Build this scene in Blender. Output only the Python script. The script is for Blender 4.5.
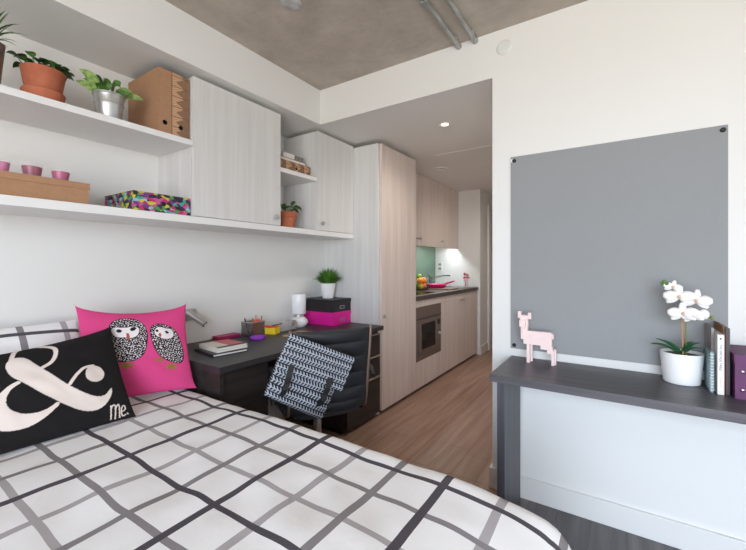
import bpy, bmesh, math, random
import numpy as np
from mathutils import Vector, Matrix, noise

S = bpy.context.scene
for o in list(bpy.data.objects):
    bpy.data.objects.remove(o, do_unlink=True)
C = S.collection
R = random.Random(7)
PI = math.pi

# ------------------------------------------------------------------ camera
F_PX = 375.22
cam_d = bpy.data.cameras.new('camera'); cam = bpy.data.objects.new('camera', cam_d); C.objects.link(cam)
cam_d.sensor_fit = 'HORIZONTAL'; cam_d.sensor_width = 36.0
cam_d.lens = 36.0 * F_PX / 746.0
cam_d.shift_y = -(275.0 - 264.8) / 746.0
cam_d.clip_start = 0.02
cam.location = (0, 0, 1.22)
cam.rotation_euler = (PI / 2, 0, math.radians(33.356))
S.camera = cam

# ------------------------------------------------------------------ world, daylight, exposure
w = bpy.data.worlds.new('sky'); S.world = w; w.use_nodes = True
nt = w.node_tree; bg = nt.nodes['Background']
tcw = nt.nodes.new('ShaderNodeTexCoord'); spw = nt.nodes.new('ShaderNodeSeparateXYZ'); rpw = nt.nodes.new('ShaderNodeValToRGB')
nt.links.new(tcw.outputs['Generated'], spw.inputs[0])
mrw = nt.nodes.new('ShaderNodeMapRange'); mrw.inputs['From Min'].default_value = -1; mrw.inputs['From Max'].default_value = 1
nt.links.new(spw.outputs['Z'], mrw.inputs['Value']); nt.links.new(mrw.outputs[0], rpw.inputs[0])
rpw.color_ramp.elements[0].position = .49; rpw.color_ramp.elements[0].color = (.66, .64, .60, 1)      # sunlit ground and facades
rpw.color_ramp.elements[1].position = .51; rpw.color_ramp.elements[1].color = (.82, .95, 1.12, 1)     # bright hazy sky
nt.links.new(rpw.outputs[0], bg.inputs[0]); bg.inputs[1].default_value = 10.0
def area(name, loc, rot, sx, sy, power, col):
    d = bpy.data.lights.new(name, 'AREA'); d.shape = 'RECTANGLE'; d.size = sx; d.size_y = sy
    d.energy = power; d.color = col
    o = bpy.data.objects.new(name, d); C.objects.link(o); o.location = loc; o.rotation_euler = rot
    return o
# daylight entering through the big window behind the camera (faces +y)
wd = area('window_daylight', (0.75, -1.89, 1.27), (PI / 2, 0, 0), 2.5, 1.98, 1, (1, 1, 1)); wd.data.cycles.is_portal = True
S.view_settings.view_transform = 'Standard'; S.view_settings.look = 'None'
S.view_settings.exposure = 0.58; S.view_settings.gamma = 1.0
S.view_settings.use_curve_mapping = False
S.cycles.use_denoising = True
S.cycles.max_bounces = 10; S.cycles.diffuse_bounces = 6; S.cycles.transparent_max_bounces = 12
S.cycles.sample_clamp_indirect = 6.0; S.cycles.caustics_reflective = False; S.cycles.caustics_refractive = False

# ------------------------------------------------------------------ helpers: materials
def lin(c):
    def f(v):
        v /= 255.0
        return v / 12.92 if v <= 0.04045 else ((v + 0.055) / 1.055) ** 2.4
    return (f(c[0]), f(c[1]), f(c[2]), 1.0)
MATS = {}
def mat(name, col, rough=0.5, metal=0.0, var=None, bump=None, spec=0.5, emit=None, alpha=None, trans=0.0, coords='Object', sheen=0.0):
    """var=(scale xyz, second colour, low, high, detail) mixes a stretched noise; bump=(scale xyz, strength)."""
    m = bpy.data.materials.new(name); m.use_nodes = True
    nt = m.node_tree; b = nt.nodes['Principled BSDF']
    b.inputs['Base Color'].default_value = lin(col); b.inputs['Roughness'].default_value = rough
    b.inputs['Metallic'].default_value = metal; b.inputs['Specular IOR Level'].default_value = spec
    b.inputs['Transmission Weight'].default_value = trans
    if sheen: b.inputs['Sheen Weight'].default_value = sheen
    if alpha is not None: b.inputs['Alpha'].default_value = alpha
    if emit:
        b.inputs['Emission Color'].default_value = lin(emit[0]); b.inputs['Emission Strength'].default_value = emit[1]
    if var or bump:
        tc = nt.nodes.new('ShaderNodeTexCoord')
        def ns(scale, detail):
            mp = nt.nodes.new('ShaderNodeMapping'); mp.inputs['Scale'].default_value = scale
            nt.links.new(tc.outputs[coords], mp.inputs['Vector'])
            n = nt.nodes.new('ShaderNodeTexNoise'); n.inputs['Scale'].default_value = 1.0
            n.inputs['Detail'].default_value = detail; n.inputs['Roughness'].default_value = 0.6
            nt.links.new(mp.outputs[0], n.inputs['Vector']); return n
        if var:
            n = ns(var[0], var[4] if len(var) > 4 else 4)
            r = nt.nodes.new('ShaderNodeValToRGB')
            r.color_ramp.elements[0].position = var[2]; r.color_ramp.elements[1].position = var[3]
            r.color_ramp.elements[0].color = lin(var[1]); r.color_ramp.elements[1].color = lin(col)
            nt.links.new(n.outputs['Fac'], r.inputs['Fac']); nt.links.new(r.outputs['Color'], b.inputs['Base Color'])
        if bump:
            n = ns(bump[0], 5); bp = nt.nodes.new('ShaderNodeBump')
            bp.inputs['Strength'].default_value = bump[1]; bp.inputs['Distance'].default_value = 0.01
            nt.links.new(n.outputs['Fac'], bp.inputs['Height']); nt.links.new(bp.outputs[0], b.inputs['Normal'])
    MATS[name] = m; return m

def attr_mat(name, rough=0.85, bump=None):
    m = mat(name, (255, 255, 255), rough, bump=bump, spec=0.25)
    nt = m.node_tree; a = nt.nodes.new('ShaderNodeAttribute'); a.attribute_name = 'print'
    nt.links.new(a.outputs['Color'], nt.nodes['Principled BSDF'].inputs['Base Color']); return m

white_wall = mat('wall_paint', (229, 228, 225), 0.75, bump=((60, 60, 60), 0.03), spec=0.3)
white_trim = mat('trim_paint', (228, 227, 224), 0.45)
shelf_white = mat('shelf_laminate', (232, 231, 230), 0.45)
concrete = mat('raw_concrete', (200, 190, 178), 0.85, var=((5.5, 5.5, 5.5), (168, 158, 147), 0.28, 0.72, 13), bump=((26, 26, 26), 0.35), spec=0.2)
pale_wood = mat('pale_wood_laminate', (224, 223, 221), 0.5, var=((24, 24, 1.1), (208, 206, 204), 0.25, 0.70, 10), spec=0.35)
pink_wood = mat('rosy_ash_laminate', (224, 210, 202), 0.5, var=((28, 28, 1.1), (205, 190, 182), 0.25, 0.68, 10), spec=0.35)
dark_wood_y = mat('dark_wood_desk', (56, 53, 54), 0.45, var=((40, 2.2, 40), (42, 39, 40), 0.35, 0.65, 6))
dark_wood_z = mat('dark_wood_drawers', (50, 43, 41), 0.45, var=((30, 3, 40), (32, 27, 26), 0.35, 0.65, 6))
grey_wood_x = mat('charcoal_wood_console', (88, 85, 90), 0.42, var=((2.2, 42, 42), (62, 59, 65), 0.33, 0.66, 6))
grey_wood_z = mat('charcoal_wood_leg', (84, 83, 90), 0.45, var=((42, 42, 2.2), (58, 57, 64), 0.33, 0.66, 6))
counter_m = mat('worktop_stone', (92, 82, 78), 0.4, var=((50, 50, 50), (70, 62, 60), 0.4, 0.6, 4))
black_m = mat('black_matte', (20, 19, 20), 0.6)
dark_kick = mat('toe_kick', (44, 36, 34), 0.6)
chrome = mat('brushed_chrome', (200, 198, 196), 0.34, 0.75)
steel = mat('galvanised_steel', (206, 207, 206), 0.38, 0.7, var=((30, 30, 6), (160, 160, 160), 0.35, 0.65, 3))
pipe_m = mat('conduit_zinc', (186, 188, 184), 0.45, 0.35, var=((20, 6, 20), (140, 142, 138), 0.35, 0.7, 3))
terracotta = mat('terracotta', (186, 112, 84), 0.75, var=((14, 14, 14), (168, 96, 70), 0.35, 0.7, 4), spec=0.2)
white_pot = mat('white_glaze', (240, 240, 240), 0.35)
soil_m = mat('soil', (48, 36, 28), 0.95)
kraft = mat('kraft_card', (176, 136, 106), 0.8, var=((60, 60, 60), (168, 128, 98), 0.3, 0.7, 3), spec=0.2)
magenta = mat('magenta_card', (226, 24, 150), 0.45)
black_card = mat('black_card', (32, 29, 31), 0.5)
purple_card = mat('purple_card', (94, 42, 88), 0.6)
mid_label = mat('label_grey', (150, 146, 146), 0.4, 0.6)
leaf_dark = mat('leaf_dark', (52, 92, 40), 0.45, var=((25, 25, 25), (28, 58, 24), 0.3, 0.7, 3))
leaf_mid = mat('leaf_mid', (96, 134, 62), 0.45, var=((30, 30, 30), (60, 100, 40), 0.3, 0.7, 3))
leaf_light = mat('leaf_variegated', (172, 196, 122), 0.45, var=((45, 45, 45), (112, 152, 72), 0.38, 0.6, 3))
leaf_orchid = mat('leaf_orchid', (44, 92, 58), 0.35)
grass_m = mat('grass_blade', (98, 146, 52), 0.5, var=((40, 40, 40), (52, 100, 30), 0.3, 0.7, 2))
fabric_white = mat('cotton_white', (226, 220, 220), 0.9, spec=0.2)
glass_clear = mat('clear_plastic', (250, 240, 246), 0.08, alpha=0.07)
board_m = mat('grey_felt', (151, 153, 154), 0.95, var=((300, 300, 300), (146, 148, 150), 0.35, 0.65, 2), spec=0.1)

# ------------------------------------------------------------------ helpers: meshes (built in world coordinates)
def new(): return bmesh.new()
def box(bm, x0, x1, y0, y1, z0, z1, M=None, bev=0.0):
    vs = [bm.verts.new(p) for p in ((x0,y0,z0),(x1,y0,z0),(x1,y1,z0),(x0,y1,z0),(x0,y0,z1),(x1,y0,z1),(x1,y1,z1),(x0,y1,z1))]
    fs = [bm.faces.new([vs[i] for i in q]) for q in ((3,2,1,0),(4,5,6,7),(0,1,5,4),(1,2,6,5),(2,3,7,6),(3,0,4,7))]
    if bev:
        es = list({e for f in fs for e in f.edges})
        g = bmesh.ops.bevel(bm, geom=es, offset=bev, segments=2, affect='EDGES', profile=0.6)
        vs = list({v for f in g['faces'] for v in f.verts} | {v for v in vs if v.is_valid})
    if M is not None: bmesh.ops.transform(bm, matrix=M, verts=[v for v in vs if v.is_valid])
    return bm
def lathe(bm, prof, cx, cy, cz, n=28, M=None, a0=0.0):
    rings = []
    for r, z in prof:
        if r < 1e-5: rings.append([bm.verts.new((cx, cy, cz + z))])
        else: rings.append([bm.verts.new((cx + r*math.cos(a0+2*PI*i/n), cy + r*math.sin(a0+2*PI*i/n), cz + z)) for i in range(n)])
    for a, b in zip(rings, rings[1:]):
        for i in range(n):
            j = (i + 1) % n
            if len(a) == 1 and len(b) == 1: continue
            if len(a) == 1: bm.faces.new((a[0], b[j], b[i])) if False else bm.faces.new((a[0], b[i], b[j]))
            elif len(b) == 1: bm.faces.new((a[i], a[j], b[0]))
            else: bm.faces.new((a[i], a[j], b[j], b[i]))
    if M is not None: bmesh.ops.transform(bm, matrix=M, verts=[v for r in rings for v in r])
    return bm
def tube(bm, pts, r, n=10, caps=True):
    pts = [Vector(p) for p in pts]; rings = []
    rr = r if isinstance(r, (list, tuple)) else [r] * len(pts)
    ref = None
    for i, p in enumerate(pts):
        t = (pts[min(i+1, len(pts)-1)] - pts[max(i-1, 0)]).normalized()
        if ref is None: ref = Vector((0,0,1)) if abs(t.z) < 0.9 else Vector((1,0,0))
        a = (ref - t * ref.dot(t)).normalized(); b = t.cross(a); ref = a
        rings.append([bm.verts.new(p + rr[i]*(a*math.cos(2*PI*k/n) + b*math.sin(2*PI*k/n))) for k in range(n)])
    for A, B in zip(rings, rings[1:]):
        for k in range(n):
            bm.faces.new((A[k], A[(k+1)%n], B[(k+1)%n], B[k]))
    if caps:
        bm.faces.new(list(reversed(rings[0]))); bm.faces.new(rings[-1])
    return bm
def prism(bm, poly, axis, a, b):
    """poly in the two other axes (ordered), extruded along axis from a to b"""
    def P(u, v, s): return {'x': (s,u,v), 'y': (u,s,v), 'z': (u,v,s)}[axis]
    A = [bm.verts.new(P(u,v,a)) for u,v in poly]; B = [bm.verts.new(P(u,v,b)) for u,v in poly]
    bm.faces.new(A); bm.faces.new(list(reversed(B)))
    for i in range(len(poly)):
        j = (i+1) % len(poly); bm.faces.new((A[j], A[i], B[i], B[j]))
    return bm
def arc(p0, p1, p2, n=8):
    p0, p1, p2 = Vector(p0), Vector(p1), Vector(p2)
    return [p0*(1-t)**2 + p1*2*t*(1-t) + p2*t*t for t in (i/n for i in range(n+1))]
def leafmesh(bm, pts, wmax, fold=0.25, side=None, thick=0.0):
    """blade along a 3-D path: width follows a leaf outline, folded along its midrib"""
    pts = [Vector(p) for p in pts]; n = len(pts); rows = []
    for i, p in enumerate(pts):
        t = (pts[min(i+1,n-1)] - pts[max(i-1,0)]).normalized()
        s = side.copy() if side is not None else t.cross(Vector((0,0,1)))
        if s.length < 1e-3: s = Vector((1,0,0))
        s = (s - t*s.dot(t)).normalized(); up = s.cross(t).normalized()
        f = i/(n-1); wd = wmax * (math.sin(PI*min(1,f**0.8))**0.8 if 0 < f < 1 else 0.03)
        rows.append((bm.verts.new(p - s*wd*0.5 + up*wd*fold), bm.verts.new(p), bm.verts.new(p + s*wd*0.5 + up*wd*fold)))
    for a, b in zip(rows, rows[1:]):
        bm.faces.new((a[0], a[1], b[1], b[0])); bm.faces.new((a[1], a[2], b[2], b[1]))
    return bm
def emit_mesh(name, bm, smooth):
    bmesh.ops.recalc_face_normals(bm, faces=bm.faces)
    me = bpy.data.meshes.new(name); bm.to_mesh(me); bm.free()
    if smooth:
        for p in me.polygons: p.use_smooth = True
        try: me.set_sharp_from_angle(angle=math.radians(38))
        except Exception: pass
    return me
def world_loc(o):
    v = Vector(o.location)
    while o.parent: o = o.parent; v += Vector(o.location)
    return v
def thing(name, label, cat, loc, group=None):
    o = bpy.data.objects.new(name, None); C.objects.link(o); o.location = loc; o.empty_display_size = 0.05
    o['label'] = label; o['category'] = cat
    if group: o['group'] = group
    return o
def part(name, bm, m, parent=None, smooth=False, label=None, kind=None):
    me = emit_mesh(name, bm, smooth); me.materials.append(m)
    o = bpy.data.objects.new(name, me); C.objects.link(o)
    if parent is not None:
        off = world_loc(parent); me.transform(Matrix.Translation(-off)); o.parent = parent
    if label: o['label'] = label
    if kind: o['kind'] = kind
    return o
def solo(name, bm, m, label, cat, loc, group=None, smooth=False):
    o = part(name, bm, m, None, smooth); o.data.transform(Matrix.Translation(-Vector(loc))); o.location = loc
    o['label'] = label; o['category'] = cat
    if group: o['group'] = group
    return o
def struct(name, bm, m, parent=None, smooth=False):
    o = part(name, bm, m, parent, smooth)
    if parent is None: o['kind'] = 'structure'
    return o
def B(*a, **k): return box(new(), *a, **k)
def rotz(cx, cy, deg): return Matrix.Translation((cx,cy,0)) @ Matrix.Rotation(math.radians(deg),4,'Z') @ Matrix.Translation((-cx,-cy,0))

# ------------------------------------------------------------------ the room shell
WX, UX, KX, PY, CZ, LZ = -2.245, -1.889, -1.62, 2.081, 2.495, 2.246
RX, BY, EY = 2.1, -1.9, 6.4
struct('wall_left', B(WX-.12, WX, BY, EY, 0, CZ+.1), white_wall)
struct('wall_partition', B(-.585, RX, PY, PY+.12, 0, CZ), white_wall)
struct('wall_corridor', B(-.585, -.465, PY+.12, EY, 0, LZ), white_wall)
struct('wall_header', B(WX, -.585, PY, PY+.12, LZ, CZ), white_wall)
struct('wall_bulkhead', B(WX, -1.833, BY, PY, LZ, CZ), white_wall)
struct('wall_kitchen_end', B(WX, -1.585, 5.05, EY, 0, LZ), white_wall)
struct('wall_far', B(-1.585, -.585, EY, EY+.12, 0, LZ), white_wall)
struct('wall_right', B(RX, RX+.12, BY, PY+.12, 0, CZ), white_wall)
ceil = struct('ceiling', B(-1.833, RX, BY, PY, CZ, CZ+.12), concrete)
cm = new(); lathe(cm, [(0,0),(.042,0),(.05,.004),(.052,.012)], -1.335, 1.305, CZ-.011, 20)
part('filler_patch', cm, mat('patch_grey', (200, 198, 198), .7, var=((30,30,30),(170,166,164),.35,.6,3)), ceil, True)
for k, (yy) in enumerate((1.02,)):
    jm = new(); box(jm, -1.833, RX, yy, yy+.004, CZ-.0015, CZ)
    part('formwork_seam', jm, concrete, ceil)
ck = struct('ceiling_kitchen', B(WX, -.585, PY+.12, EY, LZ, LZ+.08), white_wall)
ap = new(); box(ap, -1.45, -.62, 3.25, 3.9, LZ-.003, LZ)
part('access_panel', ap, white_trim, ck)
# window wall behind the camera: real opening, frame and panes
ww = new(); box(ww, WX, -.5, BY-.12, BY, 0, CZ); box(ww, 2.0, RX, BY-.12, BY, 0, CZ)
box(ww, -.5, 2.0, BY-.12, BY, 0, .28); box(ww, -.5, 2.0, BY-.12, BY, 2.26, CZ)
struct('wall_window_side', ww, white_wall)
win = new()
for x in (-.5, .73, 1.96): box(win, x, x+.04, BY-.1, BY-.05, .28, 2.26)
for z in (.28, 2.22): box(win, -.46, 1.96, BY-.1, BY-.05, z, z+.04)
wo = struct('window_1', win, white_trim)
pane_m = bpy.data.materials.new('window_glass'); pane_m.use_nodes = True
nt = pane_m.node_tree; nt.nodes.clear(); out = nt.nodes.new('ShaderNodeOutputMaterial'); mx = nt.nodes.new('ShaderNodeMixShader')
tr = nt.nodes.new('ShaderNodeBsdfTransparent'); gl = nt.nodes.new('ShaderNodeBsdfGlossy'); gl.inputs['Roughness'].default_value = .02
mx.inputs[0].default_value = .06; nt.links.new(tr.outputs[0], mx.inputs[1]); nt.links.new(gl.outputs[0], mx.inputs[2]); nt.links.new(mx.outputs[0], out.inputs[0])
for x in (-.46, .77): part('pane', B(x, x+1.19, BY-.08, BY-.074, .32, 2.22), pane_m, wo)

# floor: base slab with individual planks
floor = struct('floor', B(WX-.12, RX+.12, BY-.12, EY+.12, -.12, -.008), dark_kick)
plank_mats = []
for i, (a, b) in enumerate([((176,144,126),(144,112,96)), ((168,138,121),(138,107,92)), ((182,150,133),(150,119,103)), ((171,141,124),(140,110,95))]):
    plank_mats.append(mat('oak_plank_warm_%d' % i, a, .42, var=((26, 1.6, 26), b, .32, .66, 7), bump=((60, 4, 60), .04)))
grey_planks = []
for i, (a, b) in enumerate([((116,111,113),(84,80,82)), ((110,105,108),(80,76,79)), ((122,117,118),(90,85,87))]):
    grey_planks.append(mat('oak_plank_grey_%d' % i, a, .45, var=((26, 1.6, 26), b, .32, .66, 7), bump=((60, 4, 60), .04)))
PW = .142
nx = int((RX - WX) / PW) + 1
for i in range(nx):
    x0 = WX + i*PW; x1 = min(x0 + PW - .0012, RX)
    if x1 - x0 < .02: continue
    for zone in (0, 1):
        ys, ye = ((BY, PY) if zone == 0 else (PY + .002, EY))
        if zone == 1 and x0 > -.585: continue
        y = ys - R.uniform(0, 1.0)
        while y < ye:
            L = 1.25; a = max(y, ys); b = min(y + L - .0012, ye)
            if b - a > .03:
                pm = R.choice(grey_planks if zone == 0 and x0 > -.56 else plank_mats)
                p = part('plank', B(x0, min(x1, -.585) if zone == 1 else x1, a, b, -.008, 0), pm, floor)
            y += L
# baseboards
struct('baseboard_partition', B(-.46, RX, PY-.014, PY, 0, .112, bev=.003), white_trim)
struct('baseboard_return', B(-.6, -.5855, PY+.0005, EY, 0, .112, bev=.003), white_trim)
struct('baseboard_partition_end', B(-.6, -.4605, PY-.014, PY, 0, .112, bev=.003), white_trim)
struct('baseboard_kitchen_end', B(-1.585, -1.571, 5.05, 5.39, 0, .112, bev=.003), white_trim)
# entrance door in the kitchen-end wall
dm = new(); box(dm, -1.585, -1.560, 5.39, 5.46, 0, 2.08); box(dm, -1.585, -1.560, 6.28, 6.35, 0, 2.08); box(dm, -1.585, -1.560, 5.46, 6.28, 2.01, 2.08)
door = struct('door_1', dm, white_trim)
part('door_leaf', B(-1.585, -1.572, 5.463, 6.277, .005, 2.005), mat('door_paint', (214, 208, 202), .5), door)
for z in (.62, 1.02, 1.42, 1.72):
    hm = new(); tube(hm, [(-1.566, 5.47, z-.05), (-1.566, 5.47, z+.05)], .008, 8)
    part('hinge', hm, chrome, door, True)

# ------------------------------------------------------------------ ceiling and wall fittings
for i, (x, lab) in enumerate(((-.776, 'zinc conduit pipe along the concrete ceiling, farther from the round blank plate'),
                              (-.68, 'zinc conduit pipe along the concrete ceiling, nearer the round blank plate'))):
    t = thing('conduit_pipe', lab, 'pipe', (x, PY, 2.47), 'ceiling conduits')
    pm = new(); tube(pm, [(x, -1.88, 2.478), (x, PY, 2.478)], .0125, 12); part('pipe', pm, pipe_m, t, True)
    fm = new(); tube(fm, [(x, PY-.045, 2.478), (x, PY, 2.478)], .0165, 12); part('coupling', fm, pipe_m, t, True)
    for yy in (1.62, .9):
        sm = new(); box(sm, x-.024, x+.024, yy-.008, yy+.008, 2.462, CZ); part('saddle_clip', sm, pipe_m, t)
    lm = new(); box(lm, x+.004, x+.02, PY-.085, PY-.065, 2.467, CZ); part('locking_screw', lm, pipe_m, t)
dm = new(); Mx = Matrix.Translation((-.523, PY, 2.392)) @ Matrix.Rotation(PI/2, 4, 'X')
lathe(dm, [(0,.012),(.03,.012),(.036,.010),(.04,.005),(.04,0),(0,0)], 0,0,0, 32, Mx)
solo('blank_plate', dm, mat('plate_white', (222, 225, 221), .4), 'white round blank plate high on the wall above the doorway', 'plate', (-.523, PY-.005, 2.392), smooth=True)
t = thing('downlight', 'glowing recessed round downlight in the kitchen ceiling', 'light', (-1.069, 2.58, LZ))
rm = new(); lathe(rm, [(.026,-.001),(.042,-.004),(.044,0)], -1.069, 2.58, LZ, 28); part('trim_ring', rm, white_trim, t, True)
lm = new(); lathe(lm, [(0,-.002),(.026,-.001),(.026,0)], -1.069, 2.58, LZ, 24)
part('lens', lm, mat('lamp_glow', (255, 226, 180), .4, emit=((255, 214, 160), 5)), t, True)
def spot(name, loc, power, col, size=.03, ang=125):
    d = bpy.data.lights.new(name, 'SPOT'); d.energy = power; d.color = col; d.shadow_soft_size = size
    d.spot_size = math.radians(ang); d.spot_blend = 1.0
    o = bpy.data.objects.new(name, d); C.objects.link(o); o.location = loc
spot('downlight_beam', (-1.069, 2.58, LZ-.012), 21, (1, .92, .84), .06, 170)
spot('corridor_downlight_beam', (-1.05, 4.3, LZ-.012), 27, (1, .92, .84), .06, 170)
t = thing('air_valve', 'white round air valve in the ceiling beside the kitchen wall cupboard', 'vent', (-1.60, 3.75, LZ))
vm = new(); lathe(vm, [(.04,-.004),(.078,-.01),(.085,0)], -1.60, 3.75, LZ, 28); part('collar', vm, white_trim, t, True)
vm = new(); lathe(vm, [(0,-.022),(.04,-.020),(.048,-.012),(.03,-.004),(0,-.004)], -1.60, 3.75, LZ, 24); part('disc', vm, white_trim, t, True)

# ------------------------------------------------------------------ shelves and wall cupboards over the desk
solo('wall_shelf', B(WX+.0015, UX, -1.2, 2.569, 1.441, 1.478, bev=.001), shelf_white, 'long white lower shelf running under the wall cupboards above the desk', 'shelf', (UX-.15, .7, 1.441), 'white wall shelves')
solo('wall_shelf', B(WX+.0015, UX, -1.2, 1.137, 1.850, 1.879, bev=.001), shelf_white, 'white upper shelf carrying potted plants and upright magazine files', 'shelf', (UX-.15, 0, 1.85), 'white wall shelves')
solo('wall_shelf', B(WX+.0015, UX-.004, 1.754, 2.114, 1.844, 1.873, bev=.001), shelf_white, 'short white shelf between the two wall cupboards', 'shelf', (UX-.15, 1.93, 1.844), 'white wall shelves')
def wall_cab(y0, y1, knob_y, knob_z, label):
    t = thing('wall_cabinet', label, 'cabinet', (UX-.17, (y0+y1)/2, 1.479), 'pale wood wall cupboards')
    part('body', B(WX+.0015, UX-.02, y0, y1, 1.479, 2.222), pale_wood, t)
    d = part('door', B(UX-.018, UX, y0+.0015, y1-.0015, 1.481, 2.222, bev=.0015), pale_wood, t)
    km = new(); lathe(km, [(0,.022),(.013,.022),(.015,.018),(.015,.012),(.007,.008),(.007,0)], 0,0,0, 16, Matrix.Translation((UX, knob_y, knob_z)) @ Matrix.Rotation(PI/2, 4, 'Y'))
    part('knob', km, chrome, d, True)
wall_cab(1.139, 1.752, 1.705, 1.535, 'large pale wood wall cupboard next to the upright magazine files')
wall_cab(2.116, 2.569, 2.165, 1.535, 'small pale wood wall cupboard beside the tall wardrobe')

# tall wardrobe
t = thing('wardrobe', 'tall rosy wood wardrobe with pale side panel between desk and kitchen', 'wardrobe', (-1.92, 2.89, 0))
part('side_panel', B(WX+.0015, KX-.024, 2.571, 2.589, 0, 2.21), pale_wood, t, label='pale whitish wood side panel')
part('body', B(WX+.0015, KX-.022, 2.590, 3.204, .06, 2.21), pink_wood, t)
part('plinth', B(WX+.0015, KX-.035, 2.590, 3.204, 0, .06), dark_kick, t)
d = part('door', B(KX-.02, KX, 2.592, 3.203, .03, 2.21, bev=.0015), pink_wood, t)
km = new(); box(km, KX, KX+.022, 2.612, 2.622, .784, .812, bev=.003); part('knob', km, chrome, d)

# ------------------------------------------------------------------ kitchen
def base_cab(y0, y1, label, depth=KX-.02):
    t = thing('base_cabinet', label, 'cabinet', (-1.92, (y0+y1)/2, 0), 'kitchen base units')
    part('body', B(WX+.0015, depth, y0, y1, .05, .873), pink_wood, t)
    part('plinth', B(WX+.0015, KX-.05, y0, y1, 0, .05), dark_kick, t)
    return t
c1 = base_cab(3.206, 3.80, 'rosy wood kitchen base unit housing the built-in microwave', depth=-1.925)
part('lower_panel', B(KX-.018, KX, 3.207, 3.80, .03, .287), pink_wood, c1)
part('upper_rail', B(KX-.018, KX, 3.207, 3.80, .811, .872), pink_wood, c1)
c2 = base_cab(3.802, 4.446, 'rosy wood kitchen base unit right beside the microwave')
d = part('door', B(KX-.018, KX, 3.803, 4.446, .03, .872, bev=.001), pink_wood, c2)
part('handle', B(KX, KX+.02, 4.36, 4.43, .792, .802, bev=.003), chrome, d)
c3 = base_cab(4.448, 5.045, 'rosy wood kitchen base unit at the far end by the white wall')
d = part('door', B(KX-.018, KX, 4.449, 5.044, .03, .872, bev=.001), pink_wood, c3)
part('handle', B(KX, KX+.02, 4.465, 4.535, .792, .802, bev=.003), chrome, d)
solo('worktop', B(WX+.0015, KX+.012, 3.206, 5.048, .875, .918, bev=.002), counter_m, 'dark grey kitchen worktop with fruit and pink pan on it', 'worktop', (-1.92, 4.1, .875))
# microwave
mw_body = mat('bronze_steel', (126, 110, 103), .38, .35)
mw_dark = mat('oven_glass', (22, 20, 21), .08)
t = thing('microwave', 'built-in bronze steel microwave with dark glass door under the worktop', 'microwave', (KX-.1, 3.5, .287))
part('fascia', B(KX-.30, KX+.002, 3.207, 3.798, .289, .809, bev=.002), mw_body, t)
d = part('door', B(KX+.002, KX+.016, 3.262, 3.66, .365, .672, bev=.002), mw_body, t)
part('door_glass', B(KX+.016, KX+.019, 3.30, 3.61, .395, .642), mw_dark, d)
part('control_panel', B(KX+.002, KX+.016, 3.664, 3.752, .365, .672, bev=.002), mw_body, t)
part('display', B(KX+.016, KX+.018, 3.68, 3.738, .60, .645), mw_dark, t)
km = new(); lathe(km, [(0,.028),(.014,.028),(.016,.022),(.016,0)], 0,0,0, 18, Matrix.Translation((KX+.016, 3.708, .50)) @ Matrix.Rotation(PI/2, 4, 'Y')); part('dial', km, chrome, t, True)
part('gap_line', B(KX+.002, KX+.004, 3.207, 3.798, .69, .696), black_m, t)
# wall cupboard over the worktop: doors hang below a recessed bottom that hides the strip light
t = thing('kitchen_wall_cabinet', 'rosy wood kitchen wall cupboard hung over the worktop', 'cabinet', (-2.05, 4.1, 1.44))
part('body', B(WX+.0015, UX-.02, 3.206, 5.047, 1.492, LZ-.004), pink_wood, t)
for (a, b, ky) in ((3.207, 3.79, 3.75), (3.792, 4.40, 3.83), (4.402, 5.046, 4.47)):
    d = part('door', B(UX-.018, UX, a, b, 1.437, LZ-.004, bev=.001), pink_wood, t)
    part('handle', B(UX, UX+.02, ky-.03, ky+.03, 1.515, 1.525, bev=.003), chrome, d)
t = thing('strip_light', 'slim white strip light tucked under the kitchen wall cupboard', 'light', (UX-.05, 4.3, 1.486))
part('housing', B(UX-.075, UX-.022, 3.45, 5.03, 1.484, 1.492), white_trim, t)
part('diffuser', B(UX-.07, UX-.03, 3.46, 5.02, 1.480, 1.484), mat('strip_glow', (255,255,255), .4, emit=((236, 250, 255), 3)), t)
area('strip_light_beam', (UX-.05, 4.35, 1.478), (0, 0, 0), .035, 1.3, 3.2, (.9, .98, 1))
gm = mat('green_splash_glass', (100, 128, 108), .2)
solo('splashback', B(WX+.0015, WX+.006, 3.206, 5.048, .92, 1.49), gm, 'sage green glass splashback behind the worktop', 'splashback', (WX+.003, 4.1, .92))
t = thing('wall_panel', 'white sheet panel on the wall at the end of the worktop', 'panel', (-2.0, 5.045, .92))
part('sheet', B(WX+.008, -1.98, 5.046, 5.05, .92, 1.49), white_trim, t)
t = thing('socket', 'white double wall socket on the panel beside the green splashback', 'socket', (-2.17, 5.04, 1.16))
part('plate', B(-2.20, -2.13, 5.038, 5.046, 1.12, 1.26, bev=.002), white_trim, t)
for z in (1.15, 1.21): part('rocker', B(-2.185, -2.145, 5.034, 5.038, z, z+.03), mid_label, t)
# hob, sink, tap
t = thing('hob', 'black glass hob set in the worktop next to the wardrobe', 'hob', (-1.9, 3.5, .918))
part('glass', B(-2.12, -1.70, 3.26, 3.80, .918, .923, bev=.001), mw_dark, t)
for yy in (3.4, 3.66):
    rm = new(); lathe(rm, [(.07,.0052),(.085,.0056),(.085,.005)], -1.92, yy, .918, 28); part('ring', rm, mid_label, t, True)
t = thing('sink', 'steel sink with drainer at the far end of the worktop', 'sink', (-1.9, 4.75, .918))
sm = new(); box(sm, -2.12, -1.70, 4.50, 4.53, .918, .924); box(sm, -2.12, -1.70, 4.86, 4.89, .918, .924); box(sm, -2.12, -2.09, 4.53, 4.86, .918, .924); box(sm, -1.73, -1.70, 4.53, 4.86, .918, .924)
part('rim', sm, steel, t); part('bowl', B(-2.09, -1.73, 4.53, 4.86, .9185, .920), mat('sink_bowl', (96, 96, 98), .3, .9), t)
t = thing('kitchen_tap', 'dark chrome mixer tap rising behind the pink frying pan', 'tap', (-2.165, 4.72, .918))
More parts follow.
